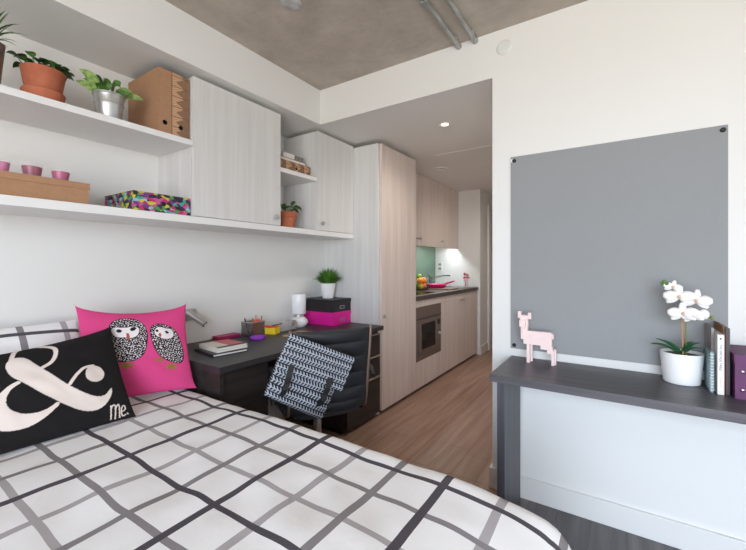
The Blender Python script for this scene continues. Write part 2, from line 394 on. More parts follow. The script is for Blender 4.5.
tap_m = mat('tap_chrome', (120, 120, 124), .2, 1.0)
bm = new(); lathe(bm, [(0,.0),(.026,0),(.026,.01),(.019,.02),(.018,.11),(.015,.13),(0,.132)], -2.165, 4.72, .918, 18); part('body', bm, tap_m, t, True)
bm = new(); tube(bm, arc((-2.165,4.72,1.01),(-2.06,4.76,1.09),(-1.93,4.84,1.075)), [.013,.013,.012,.012,.012,.011,.011,.011,.011], 10); part('spout', bm, tap_m, t, True)
bm = new(); tube(bm, [(-2.165,4.72,1.045),(-2.20,4.70,1.085)], .007, 8); part('lever', bm, tap_m, t, True)
# chopping board + pan
t = thing('chopping_board', 'flat brown wooden chopping board lying under the pink pan', 'board', (-1.83, 4.2, .918))
part('slab', B(-2.06, -1.68, 4.185, 4.495, .9185, .934, bev=.003), mat('board_wood', (150, 122, 104), .6, var=((40,3,40),(126,100,84),.3,.7,4)), t)
pan_m = mat('pan_pink', (206, 34, 112), .35)
t = thing('frying_pan', 'pink frying pan with long pink handle on the worktop', 'pan', (-1.93, 4.345, .934))
bm = new(); lathe(bm, [(0,.0015),(.105,.0015),(.12,.006),(.148,.044),(.145,.046),(.113,.010),(0,.008)], -1.93, 4.345, .934, 32); part('body', bm, pan_m, t, True)
bm = new(); tube(bm, arc((-1.885,4.475,.972),(-1.86,4.575,.985),(-1.83,4.735,1.006), 6), [.009,.010,.012,.013,.013,.012,.008], 10); part('handle', bm, pan_m, t, True)
bm = new(); lathe(bm, [(0,.011),(.112,.011),(.112,.0105)], -1.93, 4.345, .934, 32); part('cooking_surface', bm, mat('pan_inner', (222, 96, 150), .4), t, True)
# fruit bowl with fruits
t = thing('fruit_bowl', 'black wire fruit bowl standing on the worktop by the wardrobe', 'bowl', (-1.99, 4.06, .918))
BC = (-1.99, 4.06)
for k in range(5):
    bm = new(); r = .082 + .006*k; z = .922 + .016*k
    tube(bm, [(BC[0] + r*math.cos(a), BC[1] + r*math.sin(a), z) for a in [2*PI*i/24 for i in range(25)]], .0025, 6, False); part('hoop', bm, black_m, t, True)
for k in range(8):
    a = 2*PI*k/8; bm = new(); tube(bm, [(BC[0]+.0835*math.cos(a), BC[1]+.0835*math.sin(a), .9205), (BC[0]+.109*math.cos(a), BC[1]+.109*math.sin(a), .988)], .002, 6); part('wire', bm, black_m, t, True)
bm = new(); lathe(bm, [(0,.003),(.08,.003),(.08,.0045),(0,.0045)], BC[0], BC[1], .918, 24); part('base', bm, black_m, t)
orange_m = mat('orange_peel', (240, 140, 40), .5, bump=((220,220,220), .15)); lemon_m = mat('lemon_peel', (236, 200, 44), .5, bump=((200,200,200), .1)); lime_m = mat('green_apple', (120, 160, 52), .4)
def fruit(name, label, cat, m, x, y, z, r, long=1.0, stem=True):
    t = thing(name, label, cat, (x, y, z), 'fruit in the wire bowl')
    bm = new(); pr = [(0, r*1.95*long*.5*1.0 - r*.06)]
    prof = [(r*math.sin(PI*i/10), -r*long*math.cos(PI*i/10)) for i in range(11)]
    lathe(bm, prof, x, y, z + r*long, 18); part('flesh', bm, m, t, True)
    bm = new(); tube(bm, [(x,y,z+2*r*long-.004),(x+.003,y,z+2*r*long+.010)], .003, 6); part('stem', bm, mat_stem, t, True)
mat_stem = mat('fruit_stem', (80, 62, 34), .7)
def fr(name, label, m, ang, d, z, r): fruit(name, label, name, m, BC[0]+d*math.cos(math.radians(ang)), BC[1]+d*math.sin(math.radians(ang)), z, r)
fr('lemon', 'yellow lemon low in the wire bowl by the wardrobe', lemon_m, -60, .043, .925, .036)
fr('orange', 'lower orange in the wire bowl, nearest the pan', orange_m, 60, .043, .925, .036)
fr('apple', 'green apple at the back of the fruit bowl', lime_m, 180, .043, .925, .036)
fr('orange', 'upper orange in the wire bowl, nearest the wardrobe', orange_m, -75, .041, .994, .038)
fr('orange', 'upper orange in the wire bowl, nearest the tap', orange_m, 60, .041, .994, .038)
fr('apple', 'green apple on top of the fruit heap', lime_m, 175, .020, 1.045, .034)
# tumbler with utensils
t = thing('tumbler', 'clear glass tumbler at the end of the worktop', 'glass', (-1.74, 4.94, .918))
bm = new(); lathe(bm, [(0,.003),(.030,.003),(.032,0),(.034,.004),(.043,.135),(.041,.135),(.032,.008),(0,.008)], -1.74, 4.94, .918, 24); part('wall', bm, glass_clear, t, True)
for i, (dx, dy, tx, ty, zt) in enumerate(((-.01,0,-.022,-.01,.165),(.01,.01,.018,.012,.15),(.0,-.012,.008,-.022,.155))):
    lab = ['pink spoon with the tallest handle in the tumbler', 'wooden spoon leaning right in the tumbler', 'wooden spoon at the front of the tumbler'][i]
    mm = [pan_m, mat('spoon_wood', (190, 150, 112), .6), mat('spoon_wood_b', (176, 134, 98), .6)][i]
    t2 = thing('spoon', lab, 'spoon', (-1.74+dx, 4.94+dy, .928), 'spoons in the tumbler')
    bm = new(); tube(bm, [(-1.74+dx,4.94+dy,.928),(-1.74+tx,4.94+ty,.918+zt)], .0045, 8); part('handle', bm, mm, t2, True)
    bm = new(); lathe(bm, [(0,-.022),(.010,-.018),(.014,-.004),(.012,.012),(0,.02)], -1.74+tx, 4.94+ty, .918+zt+.014, 12, None); part('head', bm, mm, t2, True)
bm = new(); lathe(bm, [(.0426,.122),(.0442,.122),(.0448,.137),(.0436,.137)], -1.74, 4.94, .918, 24); part('pink_rim', bm, pan_m, t, True)

# ------------------------------------------------------------------ desk
DX = -1.588
t = thing('desk', 'dark wood desk along the wall with a drawer stack', 'desk', (-1.9, 1.83, 0))
part('desktop', B(WX+.0015, DX, 1.09, 2.569, .698, .73, bev=.0015), dark_wood_y, t)
part('end_panel', B(WX+.02, DX-.006, 1.093, 1.115, 0, .698), dark_wood_z, t)
part('modesty_panel', B(WX+.10, WX+.118, 1.115, 2.12, .25, .698), dark_wood_z, t)
part('side_cupboard', B(WX+.02, DX-.045, 1.116, 1.40, 0, .698), dark_wood_z, t)
part('cupboard_door', B(DX-.044, DX-.02, 1.118, 1.398, .02, .69, bev=.001), dark_wood_z, t)
part('drawer_carcass', B(WX+.02, -1.642, 2.125, 2.565, .03, .698), dark_wood_z, t)
part('plinth', B(WX+.02, -1.67, 2.13, 2.56, 0, .03), black_m, t)
handle_m = mat('beige_handle', (190, 168, 150), .4, .3)
for z0, z1 in ((.035, .322), (.334, .488), (.50, .664)):
    d = part('drawer', B(-1.64, -1.622, 2.128, 2.566, z0, z1, bev=.001), dark_wood_z, t)
    part('handle', B(-1.640, -1.612, 2.132, 2.562, z1+.0005, z1+.007), handle_m, d)

# ------------------------------------------------------------------ things on the desk
def book(name, label, x0, x1, y0, y1, z0, z1, cover, ang=0, group='notebooks on the desk', pages=None, cat='notebook'):
    cx, cy = (x0+x1)/2, (y0+y1)/2; M = rotz(cx, cy, ang)
    t = thing(name, label, cat, (cx, cy, z0), group)
    th = min(.0025, (z1-z0)*.2)
    part('cover', B(x0, x1, y0, y1, z1-th, z1, M=M), cover, t); part('back_cover', B(x0, x1, y0, y1, z0, z0+th, M=M), cover, t)
    part('pages', B(x0+.003, x1-.003, y0+.003, y1-.004, z0+th, z1-th, M=M), pages or paper, t)
    part('spine', B(x0, x1, y0, y0+.0025, z0+th, z1-th, M=M), cover, t)
    return t, M
paper = mat('paper', (226, 222, 214), .8)
nb_pink = mat('notebook_rose', (196, 96, 98), .6); nb_white = mat('notebook_ivory', (214, 206, 196), .6)
book('notebook', 'black notebook at the bottom of the pile on the desk', -2.00, -1.78, 1.205, 1.405, .7305, .744, black_card, -8)
book('notebook', 'white notebook in the middle of the desk pile', -2.00, -1.80, 1.235, 1.42, .7445, .757, nb_white, -5)
t, Mb = book('notebook', 'ivory and rose covered notebook on top of the desk pile', -2.00, -1.80, 1.235, 1.415, .7575, .769, nb_white, -4)
part('rose_panel', B(-1.998, -1.802, 1.32, 1.413, .7690, .7697, M=Mb), nb_pink, t)
part('spine_strip', B(-1.83, -1.802, 1.237, 1.413, .7697, .7702, M=Mb), black_card, t)
bm = new(); box(bm, -2.235, -2.165, 1.475, 1.645, .7305, .752, None, .004)
solo('pencil_case', bm, mat('raspberry_case', (166, 40, 92), .5), 'raspberry pink slim case lying by the wall behind the notebooks', 'case', (-2.19, 1.55, .7305))
# mesh pen pot
mesh_m = mat('silver_mesh', (120, 118, 116), .5, .7, alpha=.38)
t = thing('pen_pot', 'silver wire mesh pen pot holding pencils on the desk', 'pen pot', (-2.135, 1.725, .73))
Mp = rotz(-2.135, 1.725, 8)
for (a, b, c, d_) in ((-2.185,-2.183,1.665,1.785),(-2.087,-2.085,1.665,1.785),(-2.185,-2.085,1.665,1.667),(-2.185,-2.085,1.783,1.785)):
    part('mesh_side', B(a, b, c, d_, .733, .825, M=Mp), mesh_m, t)
part('base', B(-2.185, -2.085, 1.665, 1.785, .7305, .733, M=Mp), mesh_m, t)
rim = new()
for (a, b, c, d_) in ((-2.187,-2.182,1.663,1.787),(-2.088,-2.083,1.663,1.787),(-2.187,-2.083,1.663,1.668),(-2.187,-2.083,1.782,1.787)): box(rim, a, b, c, d_, .823, .828, M=Mp)
part('rim', rim, chrome, t)
for i, (x, y, tx, ty, zt, col, lab) in enumerate((
        (-2.14,1.695,-2.16,1.671,.858,(28,26,28),'black pen leaning left in the mesh pot'),
        (-2.13,1.74,-2.13,1.745,.872,(226,104,60),'tallest orange pencil in the mesh pot'),
        (-2.12,1.755,-2.11,1.78,.862,(222,92,56),'orange pencil leaning right in the mesh pot'),
        (-2.15,1.745,-2.15,1.73,.846,(232,120,84),'short coral pencil in the mesh pot'))):
    t2 = thing('pencil', lab, 'pencil', (x, y, .734), 'pens in the mesh pot')
    pm_ = mat('pencil_%d' % i, col, .5)
    v0, v1 = Vector((x,y,.734)), Vector((tx,ty,zt)); dr = (v1-v0).normalized()
    bm = new(); tube(bm, [v0, v1 - dr*.014], .0045, 6); part('barrel', bm, pm_, t2)
    bm = new(); tube(bm, [v1 - dr*.014, v1], [.0042, .0008], 6); part('tip', bm, mat('tip_%d' % i, (70, 50, 44), .6), t2)
# pink card wedge in the pot
solo('note_card', B(-2.10, -2.098, 1.7, 1.755, .74, .842, M=rotz(-2.1,1.725,8)), mat('coral_card', (224,120,96), .7), 'coral note card standing in the mesh pen pot', 'card', (-2.10, 1.725, .74))
# sticky notes, scissors, tape, eraser, small things
t = thing('sticky_notes', 'block of yellow sticky notes beside the mesh pot', 'sticky notes', (-2.07, 1.84, .73))
part('yellow_pad', B(-2.11, -2.03, 1.805, 1.875, .7305, .775, M=rotz(-2.07,1.84,20)), mat('sticky_yellow', (238, 206, 40), .7), t)
part('orange_pad', B(-2.108, -2.032, 1.807, 1.873, .7752, .782, M=rotz(-2.07,1.84,20)), mat('sticky_orange', (232, 120, 40), .7), t)
t = thing('scissors', 'scissors with red orange handles lying over the sticky notes', 'scissors', (-2.07, 1.825, .782))
sc_m = mat('scissor_handle', (196, 60, 40), .4)
for dx in (-.018, .018):
    bm = new(); tube(bm, [(-2.06+dx+.016*math.cos(a), 1.79+.02*math.sin(a), .788) for a in [2*PI*i/16 for i in range(17)]], .0045, 8, False); part('handle', bm, sc_m, t, True)
bm = new(); box(bm, -2.075, -2.063, 1.81, 1.93, .7835, .7865, M=rotz(-2.07,1.815,-6)); part('blade', bm, chrome, t)
bm = new(); box(bm, -2.066, -2.054, 1.81, 1.93, .787, .790, M=rotz(-2.06,1.815,6)); part('blade', bm, black_m, t)
bm = new(); lathe(bm, [(0,.0005),(.052,.0005),(.056,.006),(.056,.016),(.05,.022),(0,.022)], 0, 0, 0, 6, Matrix.Translation((-2.0,1.655,.73)) @ Matrix.Diagonal((.8,1.0,1,1)))
solo('memo_block', bm, mat('violet_block', (146, 58, 190), .6), 'violet memo block lying flat on the desk', 'memo block', (-2.0, 1.655, .73))
book('notebook', 'tan covered notebook beside the patterned backpack', -1.94, -1.825, 1.805, 2.00, .7305, .741, mat('tan_cover', (168, 128, 96), .7), 12)
# tape dispenser in clear grey plastic
t = thing('tape_dispenser', 'clear grey plastic tape dispenser beside the white lamp', 'dispenser', (-2.10, 2.02, .73))
tp_m = mat('smoke_plastic', (196, 192, 192), .25, alpha=.75)
bm = new(); prism(bm, [(1.91,.7305),(2.085,.7305),(2.08,.775),(2.05,.80),(2.0,.795),(1.95,.765),(1.915,.745)], 'x', -2.135, -2.075); part('shell', bm, tp_m, t)
bm = new(); lathe(bm, [(.018,-.012),(.034,-.012),(.034,.012),(.018,.012),(.018,-.012)], 0,0,0, 24, Matrix.Translation((-2.062,2.03,.772)) @ Matrix.Rotation(PI/2,4,'Y')); part('tape_roll', bm, mat('tape_roll', (170,160,156), .4), t, True)
# white glass lamp
t = thing('table_lamp', 'white frosted glass table lamp beside the stacked boxes', 'lamp', (-2.13, 2.165, .73))
opal = mat('opal_glass', (238, 238, 240), .25)
bm = new(); lathe(bm, [(0,.0005),(.05,.0005),(.066,.016),(.072,.036),(.066,.056),(.05,.072),(.036,.082),(0,.084)], -2.13, 2.165, .73, 32); part('base', bm, opal, t, True)
bm = new(); lathe(bm, [(.036,.080),(.040,.082),(.040,.098),(.036,.10)], -2.13, 2.165, .73, 28); part('collar', bm, chrome, t, True)
bm = new(); lathe(bm, [(0,.1),(.036,.1),(.052,.102),(.056,.108),(.057,.25),(.054,.258),(.045,.26),(0,.26)], -2.13, 2.165, .73, 32); part('shade', bm, opal, t, True)
# two storage boxes
def label_box(name, label, x0, x1, y0, y1, z0, z1, m, lidh):
    t = thing(name, label, 'box', ((x0+x1)/2, (y0+y1)/2, z0), 'storage boxes on the desk')
    part('body', B(x0+.003, x1-.003, y0+.003, y1-.003, z0, z1-.004), m, t)
    part('lid', B(x0, x1, y0, y1, z1-lidh, z1, bev=.0015), m, t)
    cy = (y0+y1)/2; h_ = part('label_holder', B(x1-.003, x1+.003, cy-.03, cy+.03, z0+.022, z0+.05, bev=.001), mid_label, t)
    part('card', B(x1+.003, x1+.0036, cy-.021, cy+.021, z0+.029, z0+.043), m, h_)
label_box('storage_box', 'magenta storage box under the black one on the desk', -2.232, -1.912, 2.318, 2.566, .7305, .836, magenta, .03)
label_box('storage_box', 'black storage box stacked on the magenta one', -2.232, -1.912, 2.318, 2.566, .8365, .938, black_card, .03)
# grass in white pot
def potted(name, label, loc, pot_prof, pot_m, soil_r, soil_z, group=None, n=28, cat='plant'):
    t = thing(name, label, cat, loc, group)
    bm = new(); lathe(bm, pot_prof, *loc, n); p = part('pot', bm, pot_m, t, True)
    bm = new(); lathe(bm, [(0, soil_z+.004), (soil_r*.6, soil_z+.003), (soil_r, soil_z)], *loc, n); part('soil', bm, soil_m, t, True)
    return t
L0 = Vector((-2.075, 2.455, .9385))
t = potted('potted_grass', 'bushy green grass plant in a white pot on the black box', L0, [(0,.0),(.045,0),(.047,.004),(.064,.122),(.062,.125),(.058,.12),(.056,.10),(0,.10)], white_pot, .056, .102)
bm = new()
for k in range(950):
    a = R.uniform(0, 2*PI); r0 = .05*math.sqrt(R.random()); el = R.uniform(.0, .95); L = R.uniform(.10, .175)
    p0 = L0 + Vector((r0*math.cos(a), r0*math.sin(a), .10)); out = Vector((math.cos(a), math.sin(a), 0))
    p1 = p0 + out*L*.25*el + Vector((0,0,L*.55)); p2 = p0 + out*L*(.12+.62*el) + Vector((0,0,L*(1.0-.72*el)))
    if p2.x < WX+.012: p2.x = WX+.012
    if p2.y > 2.566: p2.y = 2.566
    if p1.y > 2.56: p1.y = 2.56
    leafmesh(bm, arc(p0, p1, p2, 4), R.uniform(.004, .007), .15)
part('foliage', bm, grass_m, t, False, kind='stuff')
# chrome reading lamp on the wall
t = thing('reading_lamp', 'chrome tubular reading lamp on the wall above the pink cushion', 'lamp', (WX, 1.315, .90))
part('wall_plate', B(WX+.0015, WX+.018, 1.27, 1.36, .875, .945, bev=.003), chrome, t)
bm = new(); tube(bm, [(WX+.018,1.315,.915),(WX+.045,1.318,.912)], .010, 10); part('arm', bm, chrome, t, True)
v0, v1 = Vector((WX+.04,1.29,.932)), Vector((WX+.135,1.345,.858)); dr = (v1-v0).normalized()
bm = new(); tube(bm, [v0, v1], .0195, 18); hd = part('head', bm, chrome, t, True)
bm = new(); tube(bm, [v1, v1+dr*.004], [.0195, .016], 18); part('lens_rim', bm, black_m, hd, True)
bm = new(); tube(bm, [v1+dr*.003, v1+dr*.0055], [.013, .012], 16); part('lens', bm, white_pot, hd, True)

# ------------------------------------------------------------------ office chair with a patterned backpack
Fv, Tv = Vector((-.85, .53, 0)).normalized(), Vector((.53, .85, 0)).normalized()
CB = Vector((-1.202, 1.4545, 0))
CM = Matrix(((Tv.x, Fv.x, 0, CB.x), (Tv.y, Fv.y, 0, CB.y), (0, 0, 1, 0), (0, 0, 0, 1)))
def cl(x, y, z): return CM @ Vector((x, y, z))
leather = mat('black_leather', (32, 34, 39), .5, bump=((90, 90, 90), .05))
bar_m = mat('bronzed_chrome', (170, 146, 130), .35, .85)
t = thing('office_chair', 'black ribbed leather office chair pulled up to the desk', 'chair', cl(0, .24, 0))
def ribbed(name, path, half_w, thick, nr):
    """cushion swept along a (y,z) path with nr cross ribs"""
    bm = new(); N = nr*8; rows_f, rows_b = [], []
    P = [Vector((0, p[0], p[1])) for p in path]
    def at(s):
        s *= len(P)-1; i = min(int(s), len(P)-2); f = s-i
        return P[i].lerp(P[i+1], f)
    for i in range(N+1):
        s = i/N; p = at(s); tg = (at(min(1, s+.01)) - at(max(0, s-.01))).normalized(); nrm = Vector((0, -tg.z, tg.y))
        bulge = abs(math.sin(PI*s*nr))**.5 * .012
        rf, rb = [], []
        for j in range(13):
            u = -1 + 2*j/12; e = (1-abs(u)**6); q = half_w*u
            curve = .025*u*u
            rf.append(bm.verts.new(CM @ (p + Vector((q,0,0)) + nrm*((thick/2+bulge)*e) + Vector((0, curve, 0)))))
            rb.append(bm.verts.new(CM @ (p + Vector((q,0,0)) - nrm*((thick/2+bulge)*e) + Vector((0, curve, 0)))))
        rows_f.append(rf); rows_b.append(rb)
    for rows in (rows_f, rows_b):
        for a, b in zip(rows, rows[1:]):
            for j in range(12): bm.faces.new((a[j], a[j+1], b[j+1], b[j]))
    bmesh.ops.remove_doubles(bm, verts=bm.verts, dist=.0004)
    for r in (0, -1):
        for j in range(12):
            try: bm.faces.new((rows_f[r][j], rows_f[r][j+1], rows_b[r][j+1], rows_b[r][j]))
            except Exception: pass
    return part(name, bm, leather, t, True)
ribbed('backrest', [(-.03,.895),(-.02,.82),(.0,.72),(.012,.62),(.012,.54),(.03,.475)], .205, .022, 6)
ribbed('seat', [(.05,.462),(.16,.452),(.30,.452),(.42,.46),(.49,.452),(.515,.43)], .215, .03, 7)
for s in (-1, 1):
    bm = new(); pts = [(.21*s,-.005,.905),(.21*s,.008,.80),(.208*s,.028,.66),(.205*s,.04,.54),(.205*s,.06,.475),(.205*s,.12,.448),(.21*s,.30,.445),(.21*s,.47,.452)]
    tube(bm, [cl(*p) for p in pts], .0075, 8); part('side_bar', bm, bar_m, t, True)
    bm = new(); pts = [(.235*s,.02,.63),(.245*s,.08,.66),(.245*s,.2,.664),(.245*s,.31,.65),(.245*s,.345,.60),(.24*s,.33,.52),(.235*s,.30,.45)]
    sm_ = []
    for a, b in zip(pts, pts[1:]): sm_ += [tuple(a[k]+(b[k]-a[k])*q for k in range(3)) for q in (0, .5)]
    tube(bm, [cl(*p) for p in sm_ + [pts[-1]]], .015, 10); part('armrest', bm, black_m, t, True)
bm = new(); c0 = cl(0,.26,0)
lathe(bm, [(0,.10),(.032,.10),(.032,.26),(.022,.27),(.022,.41),(.06,.42),(.06,.432),(0,.432)], c0.x, c0.y, 0, 18); part('column', bm, chrome, t, True)
for k in range(5):
    a = 2*PI*k/5 + .93; d_ = Vector((math.cos(a), math.sin(a), 0)); e = Vector((c0.x, c0.y, 0)) + d_*.28
    bm = new(); tube(bm, [(c0.x, c0.y, .135), (e.x, e.y, .085)], [.024, .014], 8); lg = part('leg', bm, chrome, t, True)
    bm = new(); lathe(bm, [(0,-.012),(.026,-.012),(.03,-.006),(.03,.006),(.026,.012),(0,.012)], 0,0,0, 16, Matrix.Translation((e.x,e.y,.032)) @ Matrix.Rotation(a,4,'Z') @ Matrix.Rotation(PI/2,4,'X')); part('castor', bm, black_m, lg, True)
    bm = new(); tube(bm, [(e.x,e.y,.03),(e.x,e.y,.088)], .006, 6); part('castor_stem', bm, chrome, lg)

def set_print(o, cols):
    at = o.data.color_attributes.new('print', 'FLOAT_COLOR', 'POINT')
    at.data.foreach_set('color', np.asarray(cols, dtype=np.float32).ravel())
def chevrons(U, V):
    """rows of leaf-like arrow marks between thin dark lines, U,V in metres"""
    row = .033; r = V/row; fr = r - np.floor(r)
    col = np.tile(np.array(lin((164,169,178))), (len(U), 1)); dark = np.array(lin((30,30,36)))
    line = (fr < .10) | (fr > .93)
    vv = (fr - .5); ph = U/.0155 + np.abs(vv)*1.3
    q = ph - np.floor(ph)
    marks = (q < .60) & (np.abs(vv) < .40) & (np.abs(vv) > .05)
    col[line | marks] = dark
    return col
bp_m = attr_mat('woven_arrow_print', .9)
def slab(name, corners, thick, yb, parent, puff, smooth=True):
    """soft panel: quad corners (lx,z) in chair-plane coordinates, TL,TR,BR,BL, front at yb bulging outward"""
    N, Mr = 130, 130; TL, TR, BR, BL = [Vector((c[0], 0, c[1])) for c in corners]
    wdt = (TR-TL).length; hgt = (BL-TL).length
    vs, U, V, faces = [], [], [], []
    for side in (0, 1):
        for j in range(Mr+1):
            for i in range(N+1):
                u, v = i/N, j/Mr
                p = TL.lerp(TR, u).lerp(BL.lerp(BR, u), v)
                e = (max(0, 4*u*(1-u))*max(0, 4*v*(1-v)))**.28
                wr = noise.noise(Vector((u*3.1, v*4.2, side*9+puff*50)))*.008*e
                y = (yb - thick/2) - (thick/2*e*(1 + .0) + wr if side == 0 else -thick/2*e)
                vs.append(tuple(CM @ Vector((p.x, y, p.z)))); U.append(u*wdt); V.append(v*hgt)
    st = (N+1)*(Mr+1)
    for side in (0, 1):
        for j in range(Mr):
            for i in range(N):
                a = side*st + j*(N+1)+i
                faces.append((a, a+1, a+N+2, a+N+1) if side else (a, a+N+1, a+N+2, a+1))
    me = bpy.data.meshes.new(name); me.from_pydata(vs, [], faces); me.update()
    for p in me.polygons: p.use_smooth = True
    o = bpy.data.objects.new(name, me); C.objects.link(o); off = world_loc(parent); me.transform(Matrix.Translation(-off)); o.parent = parent
    me.materials.append(bp_m); set_print(o, chevrons(np.array(U), np.array(V))); return o
t = thing('backpack', 'black and white arrow-patterned backpack slung over the office chair', 'backpack', cl(-.16, -.10, .49))
slab('bag_body', [(-.285,.80),(.005,.672),(-.085,.492),(-.345,.648)], .085, -.045, t, .1)
slab('flap', [(-.24,.922),(.07,.780),(.0,.628),(-.308,.776)], .02, -.128, t, .3)
for (a, b, c, d_) in (((-.236,.782),(-.252,.73),(-.262,.69),(-.276,.648)), ((-.058,.704),(-.075,.66),(-.09,.62),(-.114,.578))):
    bm = new(); pts = [cl(a[0],-.152,a[1]), cl(b[0],-.158,b[1]), cl(c[0],-.152,c[1]), cl(d_[0],-.138,d_[1])]
    rows = []
    for p in pts: rows.append([bm.verts.new(p + Tv*w_ - Fv*dy) for w_, dy in ((-.013,0),(.013,0),(.013,.004),(-.013,.004))])
    for A_, B_ in zip(rows, rows[1:]):
        for k in range(4): bm.faces.new((A_[k], A_[(k+1)%4], B_[(k+1)%4], B_[k]))
    bm.faces.new(rows[0]); bm.faces.new(rows[-1]); s_ = part('strap', bm, black_m, t)
    bm = new(); box(bm, -.012,.012,-.003,.003,-.012,.012, Matrix.Translation(pts[2]-Fv*.005) @ Matrix(((Tv.x,Fv.x,0,0),(Tv.y,Fv.y,0,0),(0,0,1,0),(0,0,0,1)))); part('buckle', bm, black_card, s_)

# ------------------------------------------------------------------ bed
def check_mat(name):
    m = mat(name, (228, 222, 222), .9, spec=.2, bump=((7, 7, 7), .35))
    nt = m.node_tree; b = nt.nodes['Principled BSDF']
    uv = nt.nodes.new('ShaderNodeUVMap'); uv.uv_map = 'cloth'
    nz = nt.nodes.new('ShaderNodeTexNoise'); nz.inputs['Scale'].default_value = 3.0; nt.links.new(uv.outputs[0], nz.inputs['Vector'])
    sub = nt.nodes.new('ShaderNodeVectorMath'); sub.operation = 'SUBTRACT'; sub.inputs[1].default_value = (.5,.5,.5); nt.links.new(nz.outputs['Color'], sub.inputs[0])
    sc = nt.nodes.new('ShaderNodeVectorMath'); sc.operation = 'SCALE'; sc.inputs['Scale'].default_value = .014; nt.links.new(sub.outputs[0], sc.inputs[0])
    ad = nt.nodes.new('ShaderNodeVectorMath'); ad.operation = 'ADD'; nt.links.new(uv.outputs[0], ad.inputs[0]); nt.links.new(sc.outputs[0], ad.inputs[1])
    sp = nt.nodes.new('ShaderNodeSeparateXYZ'); nt.links.new(ad.outputs[0], sp.inputs[0])
    def mth(op, a, bv=None):
        n = nt.nodes.new('ShaderNodeMath'); n.operation = op
        if isinstance(a, (int, float)): n.inputs[0].default_value = a
        else: nt.links.new(a, n.inputs[0])
        if bv is not None:
            if isinstance(bv, (int, float)): n.inputs[1].default_value = bv
            else: nt.links.new(bv, n.inputs[1])
        return n.outputs[0]
    cols = []
    for ax, off, spc, hw in (('X', -1.47, .1512, .0115), ('Y', .442, .135, .009)):
        a = mth('DIVIDE', mth('SUBTRACT', sp.outputs[ax], off), spc); r = mth('ROUND', a)
        mask = mth('LESS_THAN', mth('ABSOLUTE', mth('SUBTRACT', a, r)), hw/spc)
        idx = mth('DIVIDE', mth('ADD', mth('FLOORED_MODULO', r, 3.0), .5), 3.0)
        rp = nt.nodes.new('ShaderNodeValToRGB'); rp.color_ramp.interpolation = 'CONSTANT'
        rp.color_ramp.elements[0].color = lin((138,133,135)); rp.color_ramp.elements[0].position = 0
        e = rp.color_ramp.elements[1]; e.position = .333; e.color = lin((82,78,84))
        e = rp.color_ramp.elements.new(.667); e.color = lin((174,168,170))
        nt.links.new(idx, rp.inputs[0])
        mx = nt.nodes.new('ShaderNodeMix'); mx.data_type = 'RGBA'; mx.inputs['A'].default_value = lin((240,238,238))
        nt.links.new(mask, mx.inputs['Factor']); nt.links.new(rp.outputs[0], mx.inputs['B']); cols.append(mx.outputs['Result'])
    dk = nt.nodes.new('ShaderNodeMix'); dk.data_type = 'RGBA'; dk.blend_type = 'DARKEN'; dk.inputs['Factor'].default_value = 1
    nt.links.new(cols[0], dk.inputs['A']); nt.links.new(cols[1], dk.inputs['B']); nt.links.new(dk.outputs['Result'], b.inputs['Base Color'])
    return m
check = check_mat('check_cotton')
t = thing('bed', 'double bed with white mattress beside the desk', 'bed', (-1.2, .32, 0))
part('divan_base', B(-2.235, -.24, -.36, 1.0, .04, .30, bev=.01), mat('divan_grey', (70, 66, 68), .9), t)
part('mattress', B(-2.235, -.21, -.37, 1.005, .30, .532, bev=.03), fabric_white, t, True)
part('headboard_rail', B(-2.24, -2.236, -.36, 1.0, .04, .56), black_card, t)
for x in (-2.15, -.32):
    for y in (-.28, .92):
        bm = new(); lathe(bm, [(0,0),(.025,0),(.03,.04),(0,.04)], x, y, 0, 12); part('leg', bm, black_m, t, True)
# duvet: sheet draped over far side and foot
def duvet():
    X0, XF, YN, YF, r = -2.08, -.165, -.34, 1.022, .05
    rx = .075; LX, LY = .42, .36
    nx, ny = 230, 190
    xs = [X0 + (XF + LX - X0)*i/nx for i in range(nx+1)]; ys = [YN - .3 + (YF + LY - YN + .3)*j/ny for j in range(ny+1)]
    vs, uv = [], []
    for y in ys:
        for x in xs:
            lx = max(0, x - XF); ly = y - YF if y > YF else (y - YN if y < YN else 0)
            L = math.hypot(lx, ly); px, py, z = min(x, XF), min(max(y, YN), YF), .607
            z -= .045 * max(0, min(1, (x + .50)/.36))**2.2 * (1 if x < XF else 1)
            if L > 1e-6:
                rr = r + (rx - r)*(lx/L)
                if L < rr*PI/2: o_, d_ = rr*math.sin(L/rr), rr*(1-math.cos(L/rr))
                else: o_, d_ = rr + .004*math.sin(x*17 + y*13)*min(1, (L-rr*1.57)*6), rr + L - rr*PI/2
                px += o_*lx/L; py += o_*ly/L; z -= d_
            hgt = .010*noise.noise(Vector((x*3.2, y*3.6, 1.7))) + .006*noise.noise(Vector((x*9+y*5, y*7-x*3, 4.1)))
            if L < .05: z += hgt*(1 - L/.05*.5)
            edge = 1 - min(1, max(0, (YF - y))/.10)
            vs.append((px, py, max(.14, z))); uv.append((x, y))
    faces = [(j*(nx+1)+i, j*(nx+1)+i+1, (j+1)*(nx+1)+i+1, (j+1)*(nx+1)+i) for j in range(ny) for i in range(nx)]
    me = bpy.data.meshes.new('duvet'); me.from_pydata(vs, [], faces); me.update()
    l = me.uv_layers.new(name='cloth')
    for lp in me.loops: l.data[lp.index].uv = uv[lp.vertex_index]
    for p in me.polygons: p.use_smooth = True
    me.materials.append(check)
    o = bpy.data.objects.new('duvet', me); C.objects.link(o)
    sd = o.modifiers.new('thick', 'SOLIDIFY'); sd.thickness = .014; sd.offset = -1
    o['label'] = 'white duvet with a grey checked grid spread over the bed'; o['category'] = 'duvet'
    return o
duvet()

